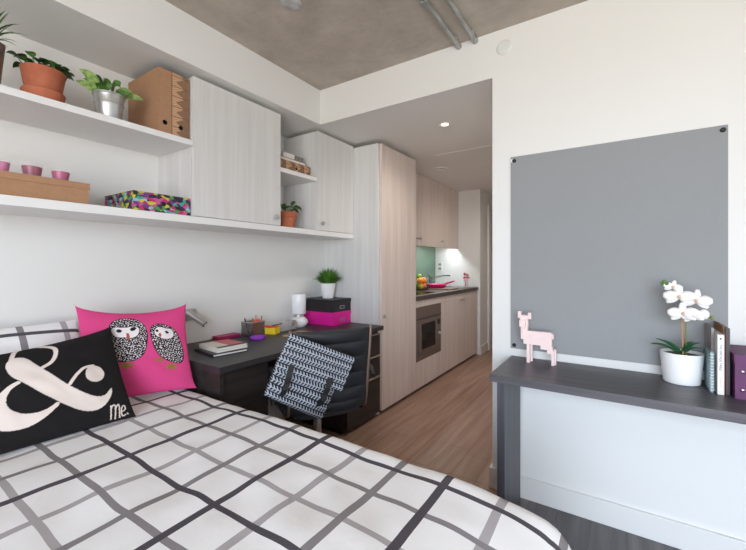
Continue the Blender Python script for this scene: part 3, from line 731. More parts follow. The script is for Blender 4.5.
# ------------------------------------------------------------------ cushions (print carried by a colour attribute)
def cushion(name, label, corners, thick, paint, m, N=210, pinch=.035, uvm=None, group=None, cat='cushion', seed=0):
    BL, BR, TR, TL = [Vector(c) for c in corners]; nrm = (BR-BL).cross(TL-BL).normalized()
    vs, U, V, faces = [], [], [], []
    for side in (0, 1):
        for j in range(N+1):
            for i in range(N+1):
                u, v = i/N, j/N
                pu = u + (.5-u)*pinch*(4*v*(1-v))**.6; pv = v + (.5-v)*(2.4 if v > .5 else .5)*pinch*(4*u*(1-u))**.6
                p = BL.lerp(BR, pu).lerp(TL.lerp(TR, pu), pv)
                e = (max(0, 4*u*(1-u))**.55)*(max(0, 4*v*(1-v))**.55)
                wr = noise.noise(Vector((u*4+seed, v*4, side*5)))*.010*e + noise.noise(Vector((u*9+v*6+seed, v*3-u*4, 2.0)))*.004*e
                vs.append(p + nrm*((thick*.5*e + wr) if side == 0 else -(thick*.5*e))); U.append(pu); V.append(pv)
    st = (N+1)**2
    for side in (0, 1):
        for j in range(N):
            for i in range(N):
                a = side*st + j*(N+1)+i
                faces.append((a, a+1, a+N+2, a+N+1) if side == 0 else (a, a+N+1, a+N+2, a+1))
    base = (BL+BR)/2; me = bpy.data.meshes.new(name); me.from_pydata([tuple(v_-base) for v_ in vs], [], faces); me.update()
    for p in me.polygons: p.use_smooth = True
    me.materials.append(m); o = bpy.data.objects.new(name, me); C.objects.link(o); o.location = base
    o['label'] = label; o['category'] = cat
    if group: o['group'] = group
    U, V = np.array(U), np.array(V)
    if paint:
        cols = paint(U, V); cols[st:] = cols[0] if paint is not paint_owl else np.array(lin(PINK)); set_print(o, cols)
    if uvm:
        l = me.uv_layers.new(name='cloth'); lp = np.empty(len(me.loops), dtype=np.int32); me.loops.foreach_get('vertex_index', lp)
        q = np.stack([uvm[0]+U[lp]*uvm[1], uvm[2]+V[lp]*uvm[3]], 1).astype(np.float32); l.data.foreach_set('uv', q.ravel())
    return o
def inpoly(U, V, P):
    r = np.zeros(len(U), bool); n = len(P)
    for i in range(n):
        (x1, y1), (x2, y2) = P[i], P[(i+1) % n]
        if y1 == y2: continue
        c = ((y1 > V) != (y2 > V)) & (U < (x2-x1)*(V-y1)/(y2-y1) + x1); r ^= c
    return r
def instroke(U, V, P, wd):
    r = np.zeros(len(U), bool)
    for (x1, y1), (x2, y2) in zip(P, P[1:]):
        dx, dy = x2-x1, y2-y1; L2 = dx*dx+dy*dy or 1e-9
        s = np.clip(((U-x1)*dx + (V-y1)*dy)/L2, 0, 1)
        r |= (U-x1-s*dx)**2 + (V-y1-s*dy)**2 < (wd/2)**2
    return r
def smooth_poly(P, closed=True, it=2):
    for _ in range(it):
        Q = []; n = len(P)
        for i in range(n if closed else n-1):
            a, b = P[i], P[(i+1) % n]
            Q += [(a[0]*.75+b[0]*.25, a[1]*.75+b[1]*.25), (a[0]*.25+b[0]*.75, a[1]*.25+b[1]*.75)]
        if not closed: Q = [P[0]] + Q + [P[-1]]
        P = Q
    return P
AMP_MAIN = [(0.247,0.795),(0.255,0.85),(0.286,0.876),(0.33,0.88),(0.373,0.848),(0.443,0.717),(0.535,0.566),(0.626,0.433),(0.719,0.328),(0.784,0.287),(0.838,0.292),(0.872,0.332),(0.892,0.352),(0.883,0.287),(0.85,0.233),(0.804,0.187),(0.749,0.172),(0.682,0.187),(0.619,0.231),(0.551,0.305),(0.476,0.401),(0.392,0.515),(0.315,0.628),(0.268,0.702)]
AMP_TOP = [(0.28, 0.8460000000000001), (0.31, 0.966), (0.37, 1.006), (0.44, 0.986), (0.55, 0.906), (0.565, 0.864), (0.558, 0.811), (0.527, 0.742), (0.459, 0.705)]
AMP_BOWL = [(0.307,0.631),(0.246,0.601),(0.211,0.562),(0.16,0.518),(0.109,0.413),(0.152,0.274),(0.196,0.209),(0.256,0.183),(0.335,0.178),(0.417,0.206),(0.479,0.259),(0.535,0.316),(0.516,0.34),(0.475,0.305),(0.407,0.281),(0.343,0.296),(0.289,0.331),(0.244,0.394),(0.232,0.475),(0.252,0.545),(0.287,0.584),(0.33,0.602)]
AMP_ARM = [(0.61, 0.475), (0.653, 0.538), (0.699, 0.586), (0.739, 0.608), (0.789, 0.608)]
AMP_BALL = [(0.8,0.607),(0.842,0.573),(0.861,0.512),(0.849,0.462),(0.815,0.433),(0.77,0.435),(0.734,0.466),(0.719,0.512),(0.73,0.57),(0.761,0.608)]
ME = [[(0.858,0.177),(0.844,0.057)],[(0.856,0.152),(0.872,0.177),(0.884,0.18),(0.89,0.155),(0.874,0.053)],[(0.89,0.144),(0.904,0.169),(0.915,0.174),(0.917,0.144),(0.907,0.053)],[(0.927,0.1),(0.957,0.104),(0.959,0.144),(0.944,0.15),(0.93,0.127),(0.924,0.084),(0.93,0.054),(0.955,0.063)],[(0.968,0.069),(0.971,0.062)]]
def paint_amp(U, V):
    e = np.sqrt(np.clip(4*U*(1-U), 0, 1)*np.clip(4*V*(1-V), 0, 1)); U = U + .03; V = V + .015 + .05*e
    c = np.tile(np.array(lin((26,23,24))), (len(U), 1)); wht = np.array(lin((226,212,204)))
    for P in (AMP_MAIN, AMP_BOWL, AMP_BALL): c[inpoly(U, V, smooth_poly(P, True, 1))] = wht
    c[instroke(U, V, smooth_poly(AMP_TOP, False), .030)] = wht
    c[instroke(U, V, smooth_poly(AMP_ARM, False), .026)] = wht
    for P in ME: c[instroke(U, V, smooth_poly(P, False, 1), .010)] = wht
    return c
O1 = [(0.264,0.728),(0.304,0.792),(0.384,0.815),(0.476,0.803),(0.547,0.76),(0.585,0.68),(0.59,0.589),(0.563,0.441),(0.514,0.374),(0.452,0.353),(0.373,0.349),(0.308,0.372),(0.292,0.473),(0.273,0.618)]
F1 = [(0.278,0.69),(0.312,0.724),(0.399,0.701),(0.451,0.715),(0.512,0.711),(0.526,0.658),(0.496,0.598),(0.434,0.579),(0.404,0.594),(0.355,0.598),(0.307,0.615)]
B1 = [(0.407,0.643),(0.427,0.641),(0.437,0.598),(0.421,0.565),(0.407,0.601)]
E1 = [(0.325,0.674),(0.338,0.69),(0.357,0.691),(0.376,0.673),(0.363,0.651),(0.34,0.653)]
E1b = [(0.437,0.683),(0.458,0.702),(0.483,0.705),(0.497,0.689),(0.477,0.665),(0.448,0.66)]
O2 = [(0.605,0.665),(0.63,0.716),(0.687,0.738),(0.765,0.72),(0.841,0.661),(0.88,0.564),(0.903,0.428),(0.9,0.324),(0.865,0.277),(0.788,0.3),(0.703,0.349),(0.643,0.432),(0.613,0.549)]
F2 = [(0.641,0.65),(0.673,0.7),(0.717,0.696),(0.75,0.676),(0.807,0.671),(0.832,0.608),(0.809,0.557),(0.74,0.545),(0.686,0.568),(0.65,0.597)]
E2 = [(0.657,0.654),(0.671,0.668),(0.685,0.657),(0.682,0.638),(0.664,0.637)]
E2b = [(0.74,0.637),(0.757,0.646),(0.78,0.623),(0.769,0.608),(0.75,0.615)]
B2 = [(0.678,0.608),(0.697,0.627),(0.708,0.597),(0.692,0.56)]
FEET = [[(0.386,0.362),(0.395,0.304)],[(0.324,0.317),(0.357,0.333),(0.451,0.329)],[(0.362,0.3),(0.392,0.328),(0.433,0.294)],[(0.392,0.328),(0.394,0.29)],[(0.686,0.364),(0.671,0.328)],[(0.641,0.342),(0.676,0.343),(0.705,0.319)],[(0.787,0.298),(0.77,0.255)],[(0.727,0.261),(0.772,0.274),(0.82,0.253)],[(0.772,0.269),(0.768,0.23)],[(0.742,0.239),(0.772,0.269),(0.804,0.23)]]
PINK = (208, 68, 126)
def paint_owl(U, V):
    c = np.tile(np.array(lin(PINK)), (len(U), 1)); blk = np.array(lin((22,20,23))); wht = np.array(lin((228,218,220)))
    for P in FEET: c[instroke(U, V, P, .017)] = np.array(lin((132,112,40)))
    for P, Fc in ((O1, F1), (O2, F2)):
        body = inpoly(U, V, smooth_poly(P)); c[body] = blk
        dots = np.zeros(len(U), bool)
        for q, (cs, th, rad) in enumerate(((.019, .5, .042), (.023, 1.25, .045))):
            A, D = (U*math.cos(th) + V*math.sin(th))/cs, (V*math.cos(th) - U*math.sin(th))/cs
            iu, iv = np.floor(A), np.floor(D)
            h1 = np.modf(np.abs(np.sin(iu*127.1 + iv*311.7 + q)*43758.5453))[0]; h2 = np.modf(np.abs(np.sin(iu*269.5 + iv*183.3 + q)*24634.63))[0]
            dots |= ((A-iu-.25-.5*h1)**2 + (D-iv-.25-.5*h2)**2 < rad*(.5+h1))
        dots &= body
        # keep a dark outline round the bird
        rim = instroke(U, V, smooth_poly(P) + [smooth_poly(P)[0]], .014)
        c[dots & ~rim] = wht
        c[inpoly(U, V, smooth_poly(Fc, True, 1))] = wht
        ol = instroke(U, V, smooth_poly(Fc, True, 1) + [smooth_poly(Fc, True, 1)[0]], .008); c[ol] = blk
    for P in (E1, E1b, E2, E2b): c[inpoly(U, V, P)] = blk
    for P in (B1, B2): c[inpoly(U, V, P)] = np.array(lin((166,84,44)))
    return c
cushion('bed_pillow', 'white pillow with grey check leaning on the wall behind the cushions', [(-1.94,-.02,.632),(-1.94,.71,.632),(-2.14,.71,.962),(-2.14,-.02,.955)], .13, None, check, N=80, pinch=.012, uvm=(-.95, -.73, .2285, .41), cat='pillow', seed=3)
pk = cushion('scatter_cushion', 'bright pink cushion printed with two speckled owls', [(-1.892,.62,.622),(-1.725,1.058,.618),(-1.903,1.112,1.024),(-2.065,.672,1.044)], .10, paint_owl, attr_mat('pink_owl_print', .85), group='printed cushions on the bed', seed=8, pinch=.10)
cushion('scatter_cushion', 'black cushion printed with a white ampersand and the word me', [(-1.66,.27,.61),(-1.62,.735,.612),(-1.92,.765,.945),(-1.95,.315,.885)], .10, paint_amp, attr_mat('black_ampersand_print', .9), group='printed cushions on the bed', seed=5, pinch=.05)

# ------------------------------------------------------------------ upper shelf: plants and magazine files
ZU, ZL = 1.8795, 1.4785
t = potted('potted_plant', 'spiky green plant in a dark grey pot at the shelf end nearest the viewer', (-1.965, .362, ZU), [(0,0),(.048,0),(.062,.155),(.064,.165),(.058,.165),(.055,.15),(0,.15)], mat('pewter_pot', (128, 112, 106), .35, .4), .055, .152, 'plants on the upper shelf')
for k in range(44):
    a = 2*PI*k/44*5 + R.uniform(-.2,.2); L = R.uniform(.09,.17); el = R.uniform(.15,.85)
    p0 = Vector((-1.965 + .02*math.cos(a),   .362 + .02*math.sin(a), ZU+.15)); o_ = Vector((math.cos(a), math.sin(a), 0))
    p2 = p0 + o_*L*(.25+.6*el) + Vector((0,0,L*(1-.65*el)))
    if p2.x < WX+.02: p2.x = WX+.02
    bm = new(); leafmesh(bm, arc(p0, p0+o_*L*.2+Vector((0,0,L*.55)), p2, 6), .010, .2); part('leaf', bm, leaf_dark if k % 2 else leaf_mid, t, True)
# terracotta pot in saucer with small dark leaves
def leafy(t, c, zt, n, rad, Lr, wr, ms, up=.5, seed=1, shape=None):
    r2 = random.Random(seed)
    for k in range(n):
        a = 2*PI*k/n*1.618 + r2.uniform(-.3,.3); L = r2.uniform(*Lr); el = r2.uniform(.2, 1)
        p0 = Vector((c[0] + rad*r2.random()*math.cos(a), c[1] + rad*r2.random()*math.sin(a), zt)); o_ = Vector((math.cos(a), math.sin(a), 0))
        p1 = p0 + o_*L*.3 + Vector((0,0,L*up*1.1)); p2 = p0 + o_*L*(.5+.5*el) + Vector((0,0,L*up*(1.1-.9*el)))
        for q in (p1, p2):
            if q.x < WX+.015: q.x = WX+.015
        base = arc(p0, p1, p2, 8); mid = base[3]
        bm = new(); tube(bm, base[:4], .0022, 5); st = part('stalk', bm, leaf_mid, t, True)
        bm = new(); leafmesh(bm, base[3:], r2.uniform(*wr), .12); part('leaf', bm, ms[k % len(ms)], t, True)
cT = (-1.966, .540)
t = potted('potted_plant', 'dark leafy plant in a large terracotta pot on a saucer', (*cT, ZU), [(0,.008),(.050,.008),(.053,.012),(.059,.045),(.069,.105),(.073,.128),(.067,.128),(.064,.11),(0,.11)], terracotta, .064, .112, 'plants on the upper shelf')
bm = new(); lathe(bm, [(0,0),(.060,0),(.064,.004),(.071,.040),(.068,.044),(.064,.044),(.057,.010),(0,.0075)], *cT, ZU, 30); part('saucer', bm, terracotta, t, True)
leafy(t, cT, ZU+.116, 48, .062, (.05,.09), (.032,.046), [leaf_dark, leaf_dark, leaf_mid], .62, 4)
# zinc bucket with broad variegated leaves
cB = (-1.958, .772)
t = potted('potted_plant', 'broad variegated leaf plant in a zinc bucket pot', (*cB, ZU), [(0,0),(.046,0),(.048,.003),(.055,.068),(.057,.070),(.057,.075),(.056,.078),(.060,.108),(.064,.110),(.064,.116),(.058,.116),(.057,.10),(0,.098)], steel, .056, .10, 'plants on the upper shelf')
for k, (dy, dx, dz, wd, m_) in enumerate(((-.135,.03,.02,.045,leaf_light),(-.115,.0,.085,.05,leaf_light),(-.03,.05,.055,.045,leaf_mid),(.03,.02,.085,.04,leaf_mid),(.08,.05,.045,.042,leaf_light),(.14,.03,.035,.04,leaf_light),(.02,.09,.06,.045,leaf_mid),(-.05,.09,.05,.045,leaf_mid),(.06,-.05,.10,.042,leaf_dark),(-.07,.05,.03,.042,leaf_mid),(.06,.07,.025,.04,leaf_mid),(-.09,-.03,.06,.042,leaf_light),(.11,-.02,.06,.04,leaf_mid),(-.04,-.06,.10,.04,leaf_dark))):
    p0 = Vector((cB[0]+dx*.2, cB[1]+dy*.2, ZU+.10)); p2 = Vector((cB[0]+dx*.8, cB[1]+dy, ZU+.105+dz)); p1 = Vector((cB[0]+dx*.35, cB[1]+dy*.4, ZU+.125+dz*.75))
    bs = arc(p0, p1, p2, 9); bm = new(); tube(bm, bs[:3], .003, 6); part('stalk', bm, leaf_mid, t, True)
    bm = new(); leafmesh(bm, bs[2:], wd*.95, .1, side=Vector((.75,.1*(1 if dy>0 else -1),.65))); part('leaf', bm, m_, t, True)
# magazine files: sides, back, base, front with a finger hole
def ring_plate(bm, y0, y1, z0, z1, hy, hz, hr, x0, x1, n=20):
    """front plate in the y-z plane with a round hole"""
    angs = [2*PI*i/n for i in range(n)] + [math.atan2(cz-hz, cy-hy) % (2*PI) for cy, cz in ((y0,z0),(y1,z0),(y1,z1),(y0,z1))]
    angs = sorted(angs); n = len(angs); outer, inner = [], []
    for a in angs:
        c, s = math.cos(a), math.sin(a)
        k = min(((y1-hy) if c > 0 else (hy-y0))/abs(c) if abs(c) > 1e-6 else 9, ((z1-hz) if s > 0 else (hz-z0))/abs(s) if abs(s) > 1e-6 else 9)
        outer.append((hy+k*c, hz+k*s)); inner.append((hy+hr*c, hz+hr*s))
    V = [[bm.verts.new((x, p[0], p[1])) for p in P] for x in (x0, x1) for P in (outer, inner)]
    of, inf, ob, ib = V
    for i in range(n):
        j = (i+1) % n
        bm.faces.new((of[i], of[j], inf[j], inf[i])); bm.faces.new((ob[j], ob[i], ib[i], ib[j]))
        bm.faces.new((inf[i], inf[j], ib[j], ib[i])); bm.faces.new((of[j], of[i], ob[i], ob[j]))
    return bm
def magazine_file(y0, y1, hz, label, front_m, side_m):
    t = thing('magazine_file', label, 'magazine file', (-2.07, (y0+y1)/2, ZU), 'magazine files on the upper shelf')
    x0, x1, z1 = -2.232, -1.918, 2.208
    for ya in (y0, y1-.003): part('side', B(x0, x1-.003, ya, ya+.003, ZU+.003, z1), side_m, t)
    part('base', B(x0, x1-.003, y0, y1, ZU, ZU+.003), side_m, t); part('back', B(x0, x0+.003, y0+.003, y1-.003, ZU+.003, z1-.1), side_m, t)
    bm = new(); ring_plate(bm, y0, y1, ZU, z1, (y0+y1)/2, hz, .0125, x1-.003, x1); part('front', bm, front_m, t)
    part('contents', B(x0+.01, x1-.02, y0+.006, y1-.006, ZU+.004, z1-.05), black_m, t)
def pattern_mat(name):
    """kraft card printed with rows of hatched triangles"""
    m = mat(name, (196, 156, 122), .8); nt = m.node_tree; b = nt.nodes['Principled BSDF']
    tc = nt.nodes.new('ShaderNodeTexCoord'); sp = nt.nodes.new('ShaderNodeSeparateXYZ'); nt.links.new(tc.outputs['Object'], sp.inputs[0])
    def mth(op, a, bv=0.0):
        n = nt.nodes.new('ShaderNodeMath'); n.operation = op
        for k, v in ((0, a), (1, bv)):
            if isinstance(v, (int, float)): n.inputs[k].default_value = v
            else: nt.links.new(v, n.inputs[k])
        return n.outputs[0]
    s = mth('ADD', sp.outputs['X'], sp.outputs['Y'])
    fz = mth('FRACT', mth('DIVIDE', sp.outputs['Z'], .052)); fy = mth('FRACT', mth('DIVIDE', mth('SUBTRACT', s, .107), .09))
    tri = mth('GREATER_THAN', mth('SUBTRACT', fy, mth('ABSOLUTE', mth('SUBTRACT', mth('MULTIPLY', fz, 1.0), .5))), .22)
    hat = mth('GREATER_THAN', mth('FRACT', mth('MULTIPLY', mth('ADD', mth('MULTIPLY', fy, 1.5), fz), 5.0)), .35)
    hat2 = mth('GREATER_THAN', mth('FRACT', mth('MULTIPLY', mth('SUBTRACT', fz, mth('MULTIPLY', fy, .9)), 5.0)), .78)
    ln = mth('LESS_THAN', fz, .06)
    msk = mth('MAXIMUM', mth('MAXIMUM', mth('MULTIPLY', tri, hat), mth('MULTIPLY', hat2, .5)), ln)
    mx = nt.nodes.new('ShaderNodeMix'); mx.data_type = 'RGBA'; mx.inputs['A'].default_value = lin((200,160,126)); mx.inputs['B'].default_value = lin((92,62,44))
    nt.links.new(msk, mx.inputs['Factor']); nt.links.new(mx.outputs['Result'], b.inputs['Base Color']); return m
kraft_pat = pattern_mat('kraft_triangle_print')
magazine_file(.972, 1.038, 1.94, 'plain brown card magazine file beside the zinc bucket', kraft, kraft)
magazine_file(1.041, 1.132, 1.935, 'triangle patterned magazine file next to the large wall cupboard', kraft_pat, kraft_pat)

# ------------------------------------------------------------------ lower shelf: boxes and candles
t = thing('gift_box', 'long flat kraft card box with lid under the pink candles', 'box', (-2.06, .45, ZL))
part('body', B(-2.21, -1.917, .223, .678, ZL, 1.555), kraft, t); part('lid', B(-2.213, -1.913, .22, .682, 1.543, 1.57, bev=.001), kraft, t)
for i, (y, col, lab, s) in enumerate(((.413, (206,112,164), 'pale pink candle in a clear cup nearest the viewer', 1.0), (.509, (140,14,70), 'deep raspberry candle in a clear cup, middle of three', 1.05), (.602, (176,46,110), 'rose pink candle in a clear cup next to the lid corner', 1.0))):
    t = thing('candle', lab, 'candle', (-1.985, y, 1.5705), 'pink candles on the kraft box')
    bm = new(); lathe(bm, [(0,0.001),(.026*s,.001),(.0335*s,.054*s),(.0325*s,.054*s),(.0255*s,.003),(0,.003)], -1.985, y, 1.5705, 26); part('cup', bm, glass_clear, t, True)
    bm = new(); lathe(bm, [(0,.0035),(.0248*s,.0035),(.0308*s,.042*s),(0,.042*s)], -1.985, y, 1.5705, 26); part('wax', bm, mat('wax_%d' % i, col, .4), t, True)
    bm = new(); tube(bm, [(-1.985,y,1.5705+.041*s),(-1.984,y+.001,1.5705+.050*s)], .0012, 6); part('wick', bm, paper, t)
# multicolour box
mc = mat('painterly_print', (60, 30, 60), .6); nt = mc.node_tree
tc = nt.nodes.new('ShaderNodeTexCoord'); mp = nt.nodes.new('ShaderNodeMapping'); mp.inputs['Scale'].default_value = (44, 40, 62)
vo = nt.nodes.new('ShaderNodeTexVoronoi'); vo.inputs['Scale'].default_value = 1.0
nz = nt.nodes.new('ShaderNodeTexNoise'); nz.inputs['Scale'].default_value = 18; 
ad = nt.nodes.new('ShaderNodeVectorMath'); ad.operation = 'ADD'
rp = nt.nodes.new('ShaderNodeValToRGB'); rp.color_ramp.interpolation = 'CONSTANT'
cs_ = [(42,30,54),(190,44,110),(64,164,164),(206,196,52),(112,58,124),(70,150,76),(150,190,200),(54,34,44),(200,88,146),(60,44,70)]
rp.color_ramp.elements[0].color = lin(cs_[0]); rp.color_ramp.elements[1].color = lin(cs_[-1]); rp.color_ramp.elements[1].position = .9
for i in range(1, 9): e = rp.color_ramp.elements.new(i/10); e.color = lin(cs_[i])
sp = nt.nodes.new('ShaderNodeSeparateColor')
nt.links.new(tc.outputs['Object'], mp.inputs[0]); nt.links.new(tc.outputs['Object'], nz.inputs['Vector']); nt.links.new(mp.outputs[0], ad.inputs[0]); nt.links.new(nz.outputs['Color'], ad.inputs[1]); nt.links.new(ad.outputs[0], vo.inputs['Vector'])
nt.links.new(vo.outputs['Color'], sp.inputs[0]); nt.links.new(sp.outputs[0], rp.inputs[0]); nt.links.new(rp.outputs[0], nt.nodes['Principled BSDF'].inputs['Base Color'])
t = thing('storage_box', 'multicoloured painterly box on the lower shelf beside the wall cupboard', 'box', (-2.06, .99, ZL))
part('body', B(-2.215, -1.913,   .855, 1.132, ZL, 1.566), mc, t)
bm = new(); ring_plate(bm, .853, 1.134, ZL, 1.568, .995, 1.525, .012, -1.913, -1.909); part('front', bm, mc, t)
bm = new(); lathe(bm, [(0,0),(.0125,0)], 0,0,0, 18, Matrix.Translation((-1.9125,.995,1.525)) @ Matrix.Rotation(PI/2,4,'Y')); part('finger_hole', bm, black_m, t)
part('lid', B(-2.217, -1.911, .853, 1.134, 1.5685, 1.572, bev=.001), mc, t)

# ------------------------------------------------------------------ niche between the cupboards
t = thing('storage_box', 'kraft patterned box lying on the short niche shelf', 'box', (-2.04, 1.93, 1.873))
part('body', B(-2.20, -1.945, 1.80, 2.09, 1.8735, 1.945), kraft_pat, t)
bm = new(); ring_plate(bm, 1.798, 2.092, 1.8735, 1.95, 1.95, 1.91, .011, -1.945, -1.941); part('front', bm, kraft_pat, t)
bm = new(); lathe(bm, [(0,0),(.0115,0)], 0,0,0, 18, Matrix.Translation((-1.9445,1.95,1.91)) @ Matrix.Rotation(PI/2,4,'Y')); part('finger_hole', bm, black_m, t)
book('book', 'brown paper bound book lying on the patterned niche box', -2.19, -1.955, 1.81, 2.06, 1.951, 1.975, mat('brown_paper', (150,118,96), .8), 0, 'books in the niche', None, 'book')
t, _ = book('book', 'white book with a black striped label on top in the niche', -2.18, -1.962, 1.84, 2.05, 1.9755, 2.012, mat('pale_paper', (206,198,192), .8), 0, 'books in the niche', None, 'book')
for k in range(4): part('label_stripe', B(-1.962, -1.9612, 1.95, 2.04, 1.979+k*.008, 1.9835+k*.008), black_card, t)
part('label_patch', B(-1.962, -1.9614, 1.845, 1.942, 1.979, 2.009), paper, t)
cN = (-2.00, 1.915)
t = potted('potted_plant', 'small leafy plant in a terracotta pot in the niche', (*cN, ZL), [(0,.004),(.048,.004),(.062,.08),(.062,.082),(.068,.083),(.070,.118),(.064,.118),(.060,.10),(0,.10)], terracotta, .06, .102)
leafy(t, cN, ZL+.10, 13, .03, (.07,.12), (.045,.06), [leaf_mid, leaf_dark, leaf_mid], .85, 11)

# ------------------------------------------------------------------ pin board on the partition wall
t = thing('pin_board', 'large grey fabric pin board on the white partition wall', 'board', (-.06, PY-.006, .777))
part('panel', B(-.486, .368, PY-.010, PY-.001, .777, 1.792, bev=.001), board_m, t)
for i, (x, z) in enumerate(((-.468, 1.770), (.352, 1.772), (-.468, .795), (.352, .795))):
    bm = new(); Mx = Matrix.Translation((x, PY-.010, z)) @ Matrix.Rotation(PI/2, 4, 'X')
    lathe(bm, [(0,.009),(.007,.008),(.010,.004),(.010,0)], 0,0,0, 18, Mx); part('fixing_screw', bm, black_m, t, True)
bm = new(); Mx = Matrix.Translation((-.478, PY-.010, 1.772)) @ Matrix.Rotation(PI/2, 4, 'X')
lathe(bm, [(0,.004),(.008,.004),(.010,.001),(.010,0)], 0,0,0, 18, Mx); part('clear_cap', bm, white_pot, t, True)

# ------------------------------------------------------------------ console table and what stands on it
ZC = .737
t = thing('console_table', 'charcoal wood console table fixed along the partition wall', 'table', (.5, 1.88, 0))
part('tabletop', B(-.482, 1.62, 1.672, PY-.0015, .704, ZC, bev=.0012), grey_wood_x, t)
for x in (-.455, 1.56):
    part('leg', B(x, x+.033, 1.69, 2.0, 0, .704, bev=.001), grey_wood_z, t)
# pixel deer
deer_m = mat('blush_wood', (238, 214, 212), .6)
t = thing('deer_figurine', 'blush pink wooden pixel deer standing on the console table', 'figurine', (-.33, 1.985, ZC))
def dz(cz): return ZC + (430-cz)/6.88*.0048
def dx(cx): return -.374 + (cx-280)/6.88*.00462
def blocks(name, rects, y0, y1):
    for (a, b, c, d_) in rects: part(name, B(dx(a), dx(b), y0, y1, dz(d_), dz(c), bev=.0008), deer_m, t)
blocks('ear', [(198,222,72,120),(268,292,78,124)], 1.975, 1.993)
blocks('head', [(215,270,97,176)], 1.968, 2.000)
blocks('muzzle', [(216,258,130,176)], 1.950, 1.968)
blocks('neck', [(220,268,176,236)], 1.970, 1.998)
blocks('chest', [(222,240,176,266),(240,286,236,298)], 1.966, 2.000)
blocks('body', [(268,430,205,236),(286,430,236,300)], 1.968, 1.998)
blocks('tail', [(424,442,216,250)], 1.976, 1.990)
blocks('haunch', [(356,436,300,326),(400,436,326,352)], 1.970, 1.996)
blocks('leg', [(262,284,298,430)], 1.968, 1.982); blocks('leg', [(284,298,298,424)], 1.986, 2.0)
blocks('leg', [(428,446,326,430)], 1.968, 1.982); blocks('leg', [(440,456,322,430)], 1.986, 2.0)
# orchid
cO = (.2115, 1.990)
t = thing('potted_orchid', 'white flowering orchid in a white pot on the console table', 'plant', (*cO, ZC))
bm = new(); lathe(bm, [(0,.0005),(.058,.0005),(.061,.003),(.0715,.119),(.0705,.124),(.067,.124),(.065,.112),(0,.110)], *cO, ZC, 36); part('pot', bm, white_pot, t, True)
bm = new(); lathe(bm, [(0,.118),(.04,.117),(.066,.112)], *cO, ZC, 24); part('moss', bm, mat('moss', (92,96,60), .9), t, True)
stem_m = mat('orchid_stem', (128, 132, 74), .5); stake_m = mat('bamboo_stake', (188, 140, 96), .6)
bm = new(); tube(bm, [(.214,1.965,ZC+.11),(.208,1.955,1.075)], .0028, 8); part('stake', bm, stake_m, t)
bm = new(); tube(bm, arc((.224,1.968,ZC+.11),(.222,1.95,1.03),(.213,1.94,1.09)) + arc((.213,1.94,1.09),(.205,1.93,1.14),(.15,1.93,1.142))[1:], .0026, 8); part('stem', bm, stem_m, t, True)
bm = new(); tube(bm, arc((.222,1.955,.99),(.25,1.93,1.01),(.292,1.925,1.016)), .0022, 8); part('side_stem', bm, stem_m, t, True)
petal_m = mat('orchid_petal', (246, 242, 240), .55, spec=.3); lip_m = mat('orchid_lip', (228, 190, 150), .5)
def petal(bm, c, ang, L, W, tilt, ndir, side, up):
    """cupped petal: fan of rows from the flower centre outward"""
    d_ = side*math.cos(ang) + up*math.sin(ang); s_ = ndir.cross(d_)
    rows = []
    for i in range(7):
        f = i/6; wd = W*(math.sin(PI*(.08+.84*f))**.7); p = c + d_*L*f + ndir*(tilt*math.sin(PI*f*.8)*L)
        rows.append([bm.verts.new(p + s_*wd*.5*q + ndir*(-.12*W*q*q)) for q in (-1,-.5,0,.5,1)])
    for a, b in zip(rows, rows[1:]):
        for k in range(4): bm.faces.new((a[k], a[k+1], b[k+1], b[k]))
for i, (x, y, z, sz, rot) in enumerate(((.196,1.918,1.092,.046,.0),(.248,1.915,1.080,.044,-.25),(.207,1.905,1.028,.044,.15),(.238,1.912,1.020,.034,.5),(.178,1.925,1.130,.028,-.6))):
    c = Vector((x,y,z)); nd = Vector((-.15+.12*i*.3, -1, .12)).normalized(); sd = Vector((0,0,1)).cross(nd).normalized(); up = nd.cross(sd).normalized()
    bm = new()
    for a, L, W in ((PI*.5,1,.55),(PI*(1+1/6.),1,.5),(PI*(2-1/6.),1,.5)): petal(bm, c - nd*.002, a+rot*.4, sz, sz*W, .03, nd, sd, up)
    for a in (.12, PI-.12): petal(bm, c + nd*.001, a+rot*.4, sz*1.1, sz*.95, .06, nd, sd, up)
    fl = part('flower', bm, petal_m, t, True); sf = fl.modifiers.new('t', 'SOLIDIFY'); sf.thickness = .0008
    bm = new(); lathe(bm, [(0,-.004),(.005,-.002),(.006,.004),(.003,.010),(0,.011)], 0,0,0, 10, Matrix.Translation(c+nd*.004) @ nd.to_track_quat('Z','Y').to_matrix().to_4x4()); part('lip', bm, lip_m, fl, True)
for (x, y, z, r, m_) in ((.272,1.922,1.028,.017,petal_m),(.258,1.925,1.018,.013,petal_m),(.296,1.925,1.016,.007,stem_m),(.158,1.93,1.142,.009,leaf_mid),(.145,1.93,1.143,.007,leaf_mid),(.15,1.925,1.15,.007,leaf_mid)):
    bm = new(); lathe(bm, [(r*math.sin(PI*i/8), -r*1.15*math.cos(PI*i/8)) for i in range(9)], x, y, z, 14); part('bud', bm, m_, t, True)
for (tx, ty, tz, wd) in ((.108,1.955,.890,.040),(.124,1.925,.918,.038),(.262,1.93,.915,.036),(.262,1.895,.900,.034),(.255,2.04,.90,.022)):
    p0 = Vector((cO[0], cO[1]-.005, ZC+.113)); p2 = Vector((tx, ty, tz)); p1 = (p0+p2)/2 + Vector((0,0,.022))
    bm = new(); leafmesh(bm, arc(p0, p1, p2, 8), wd, .18); lf = part('leaf', bm, leaf_orchid, t, True); sf = lf.modifiers.new('t', 'SOLIDIFY'); sf.thickness = .002
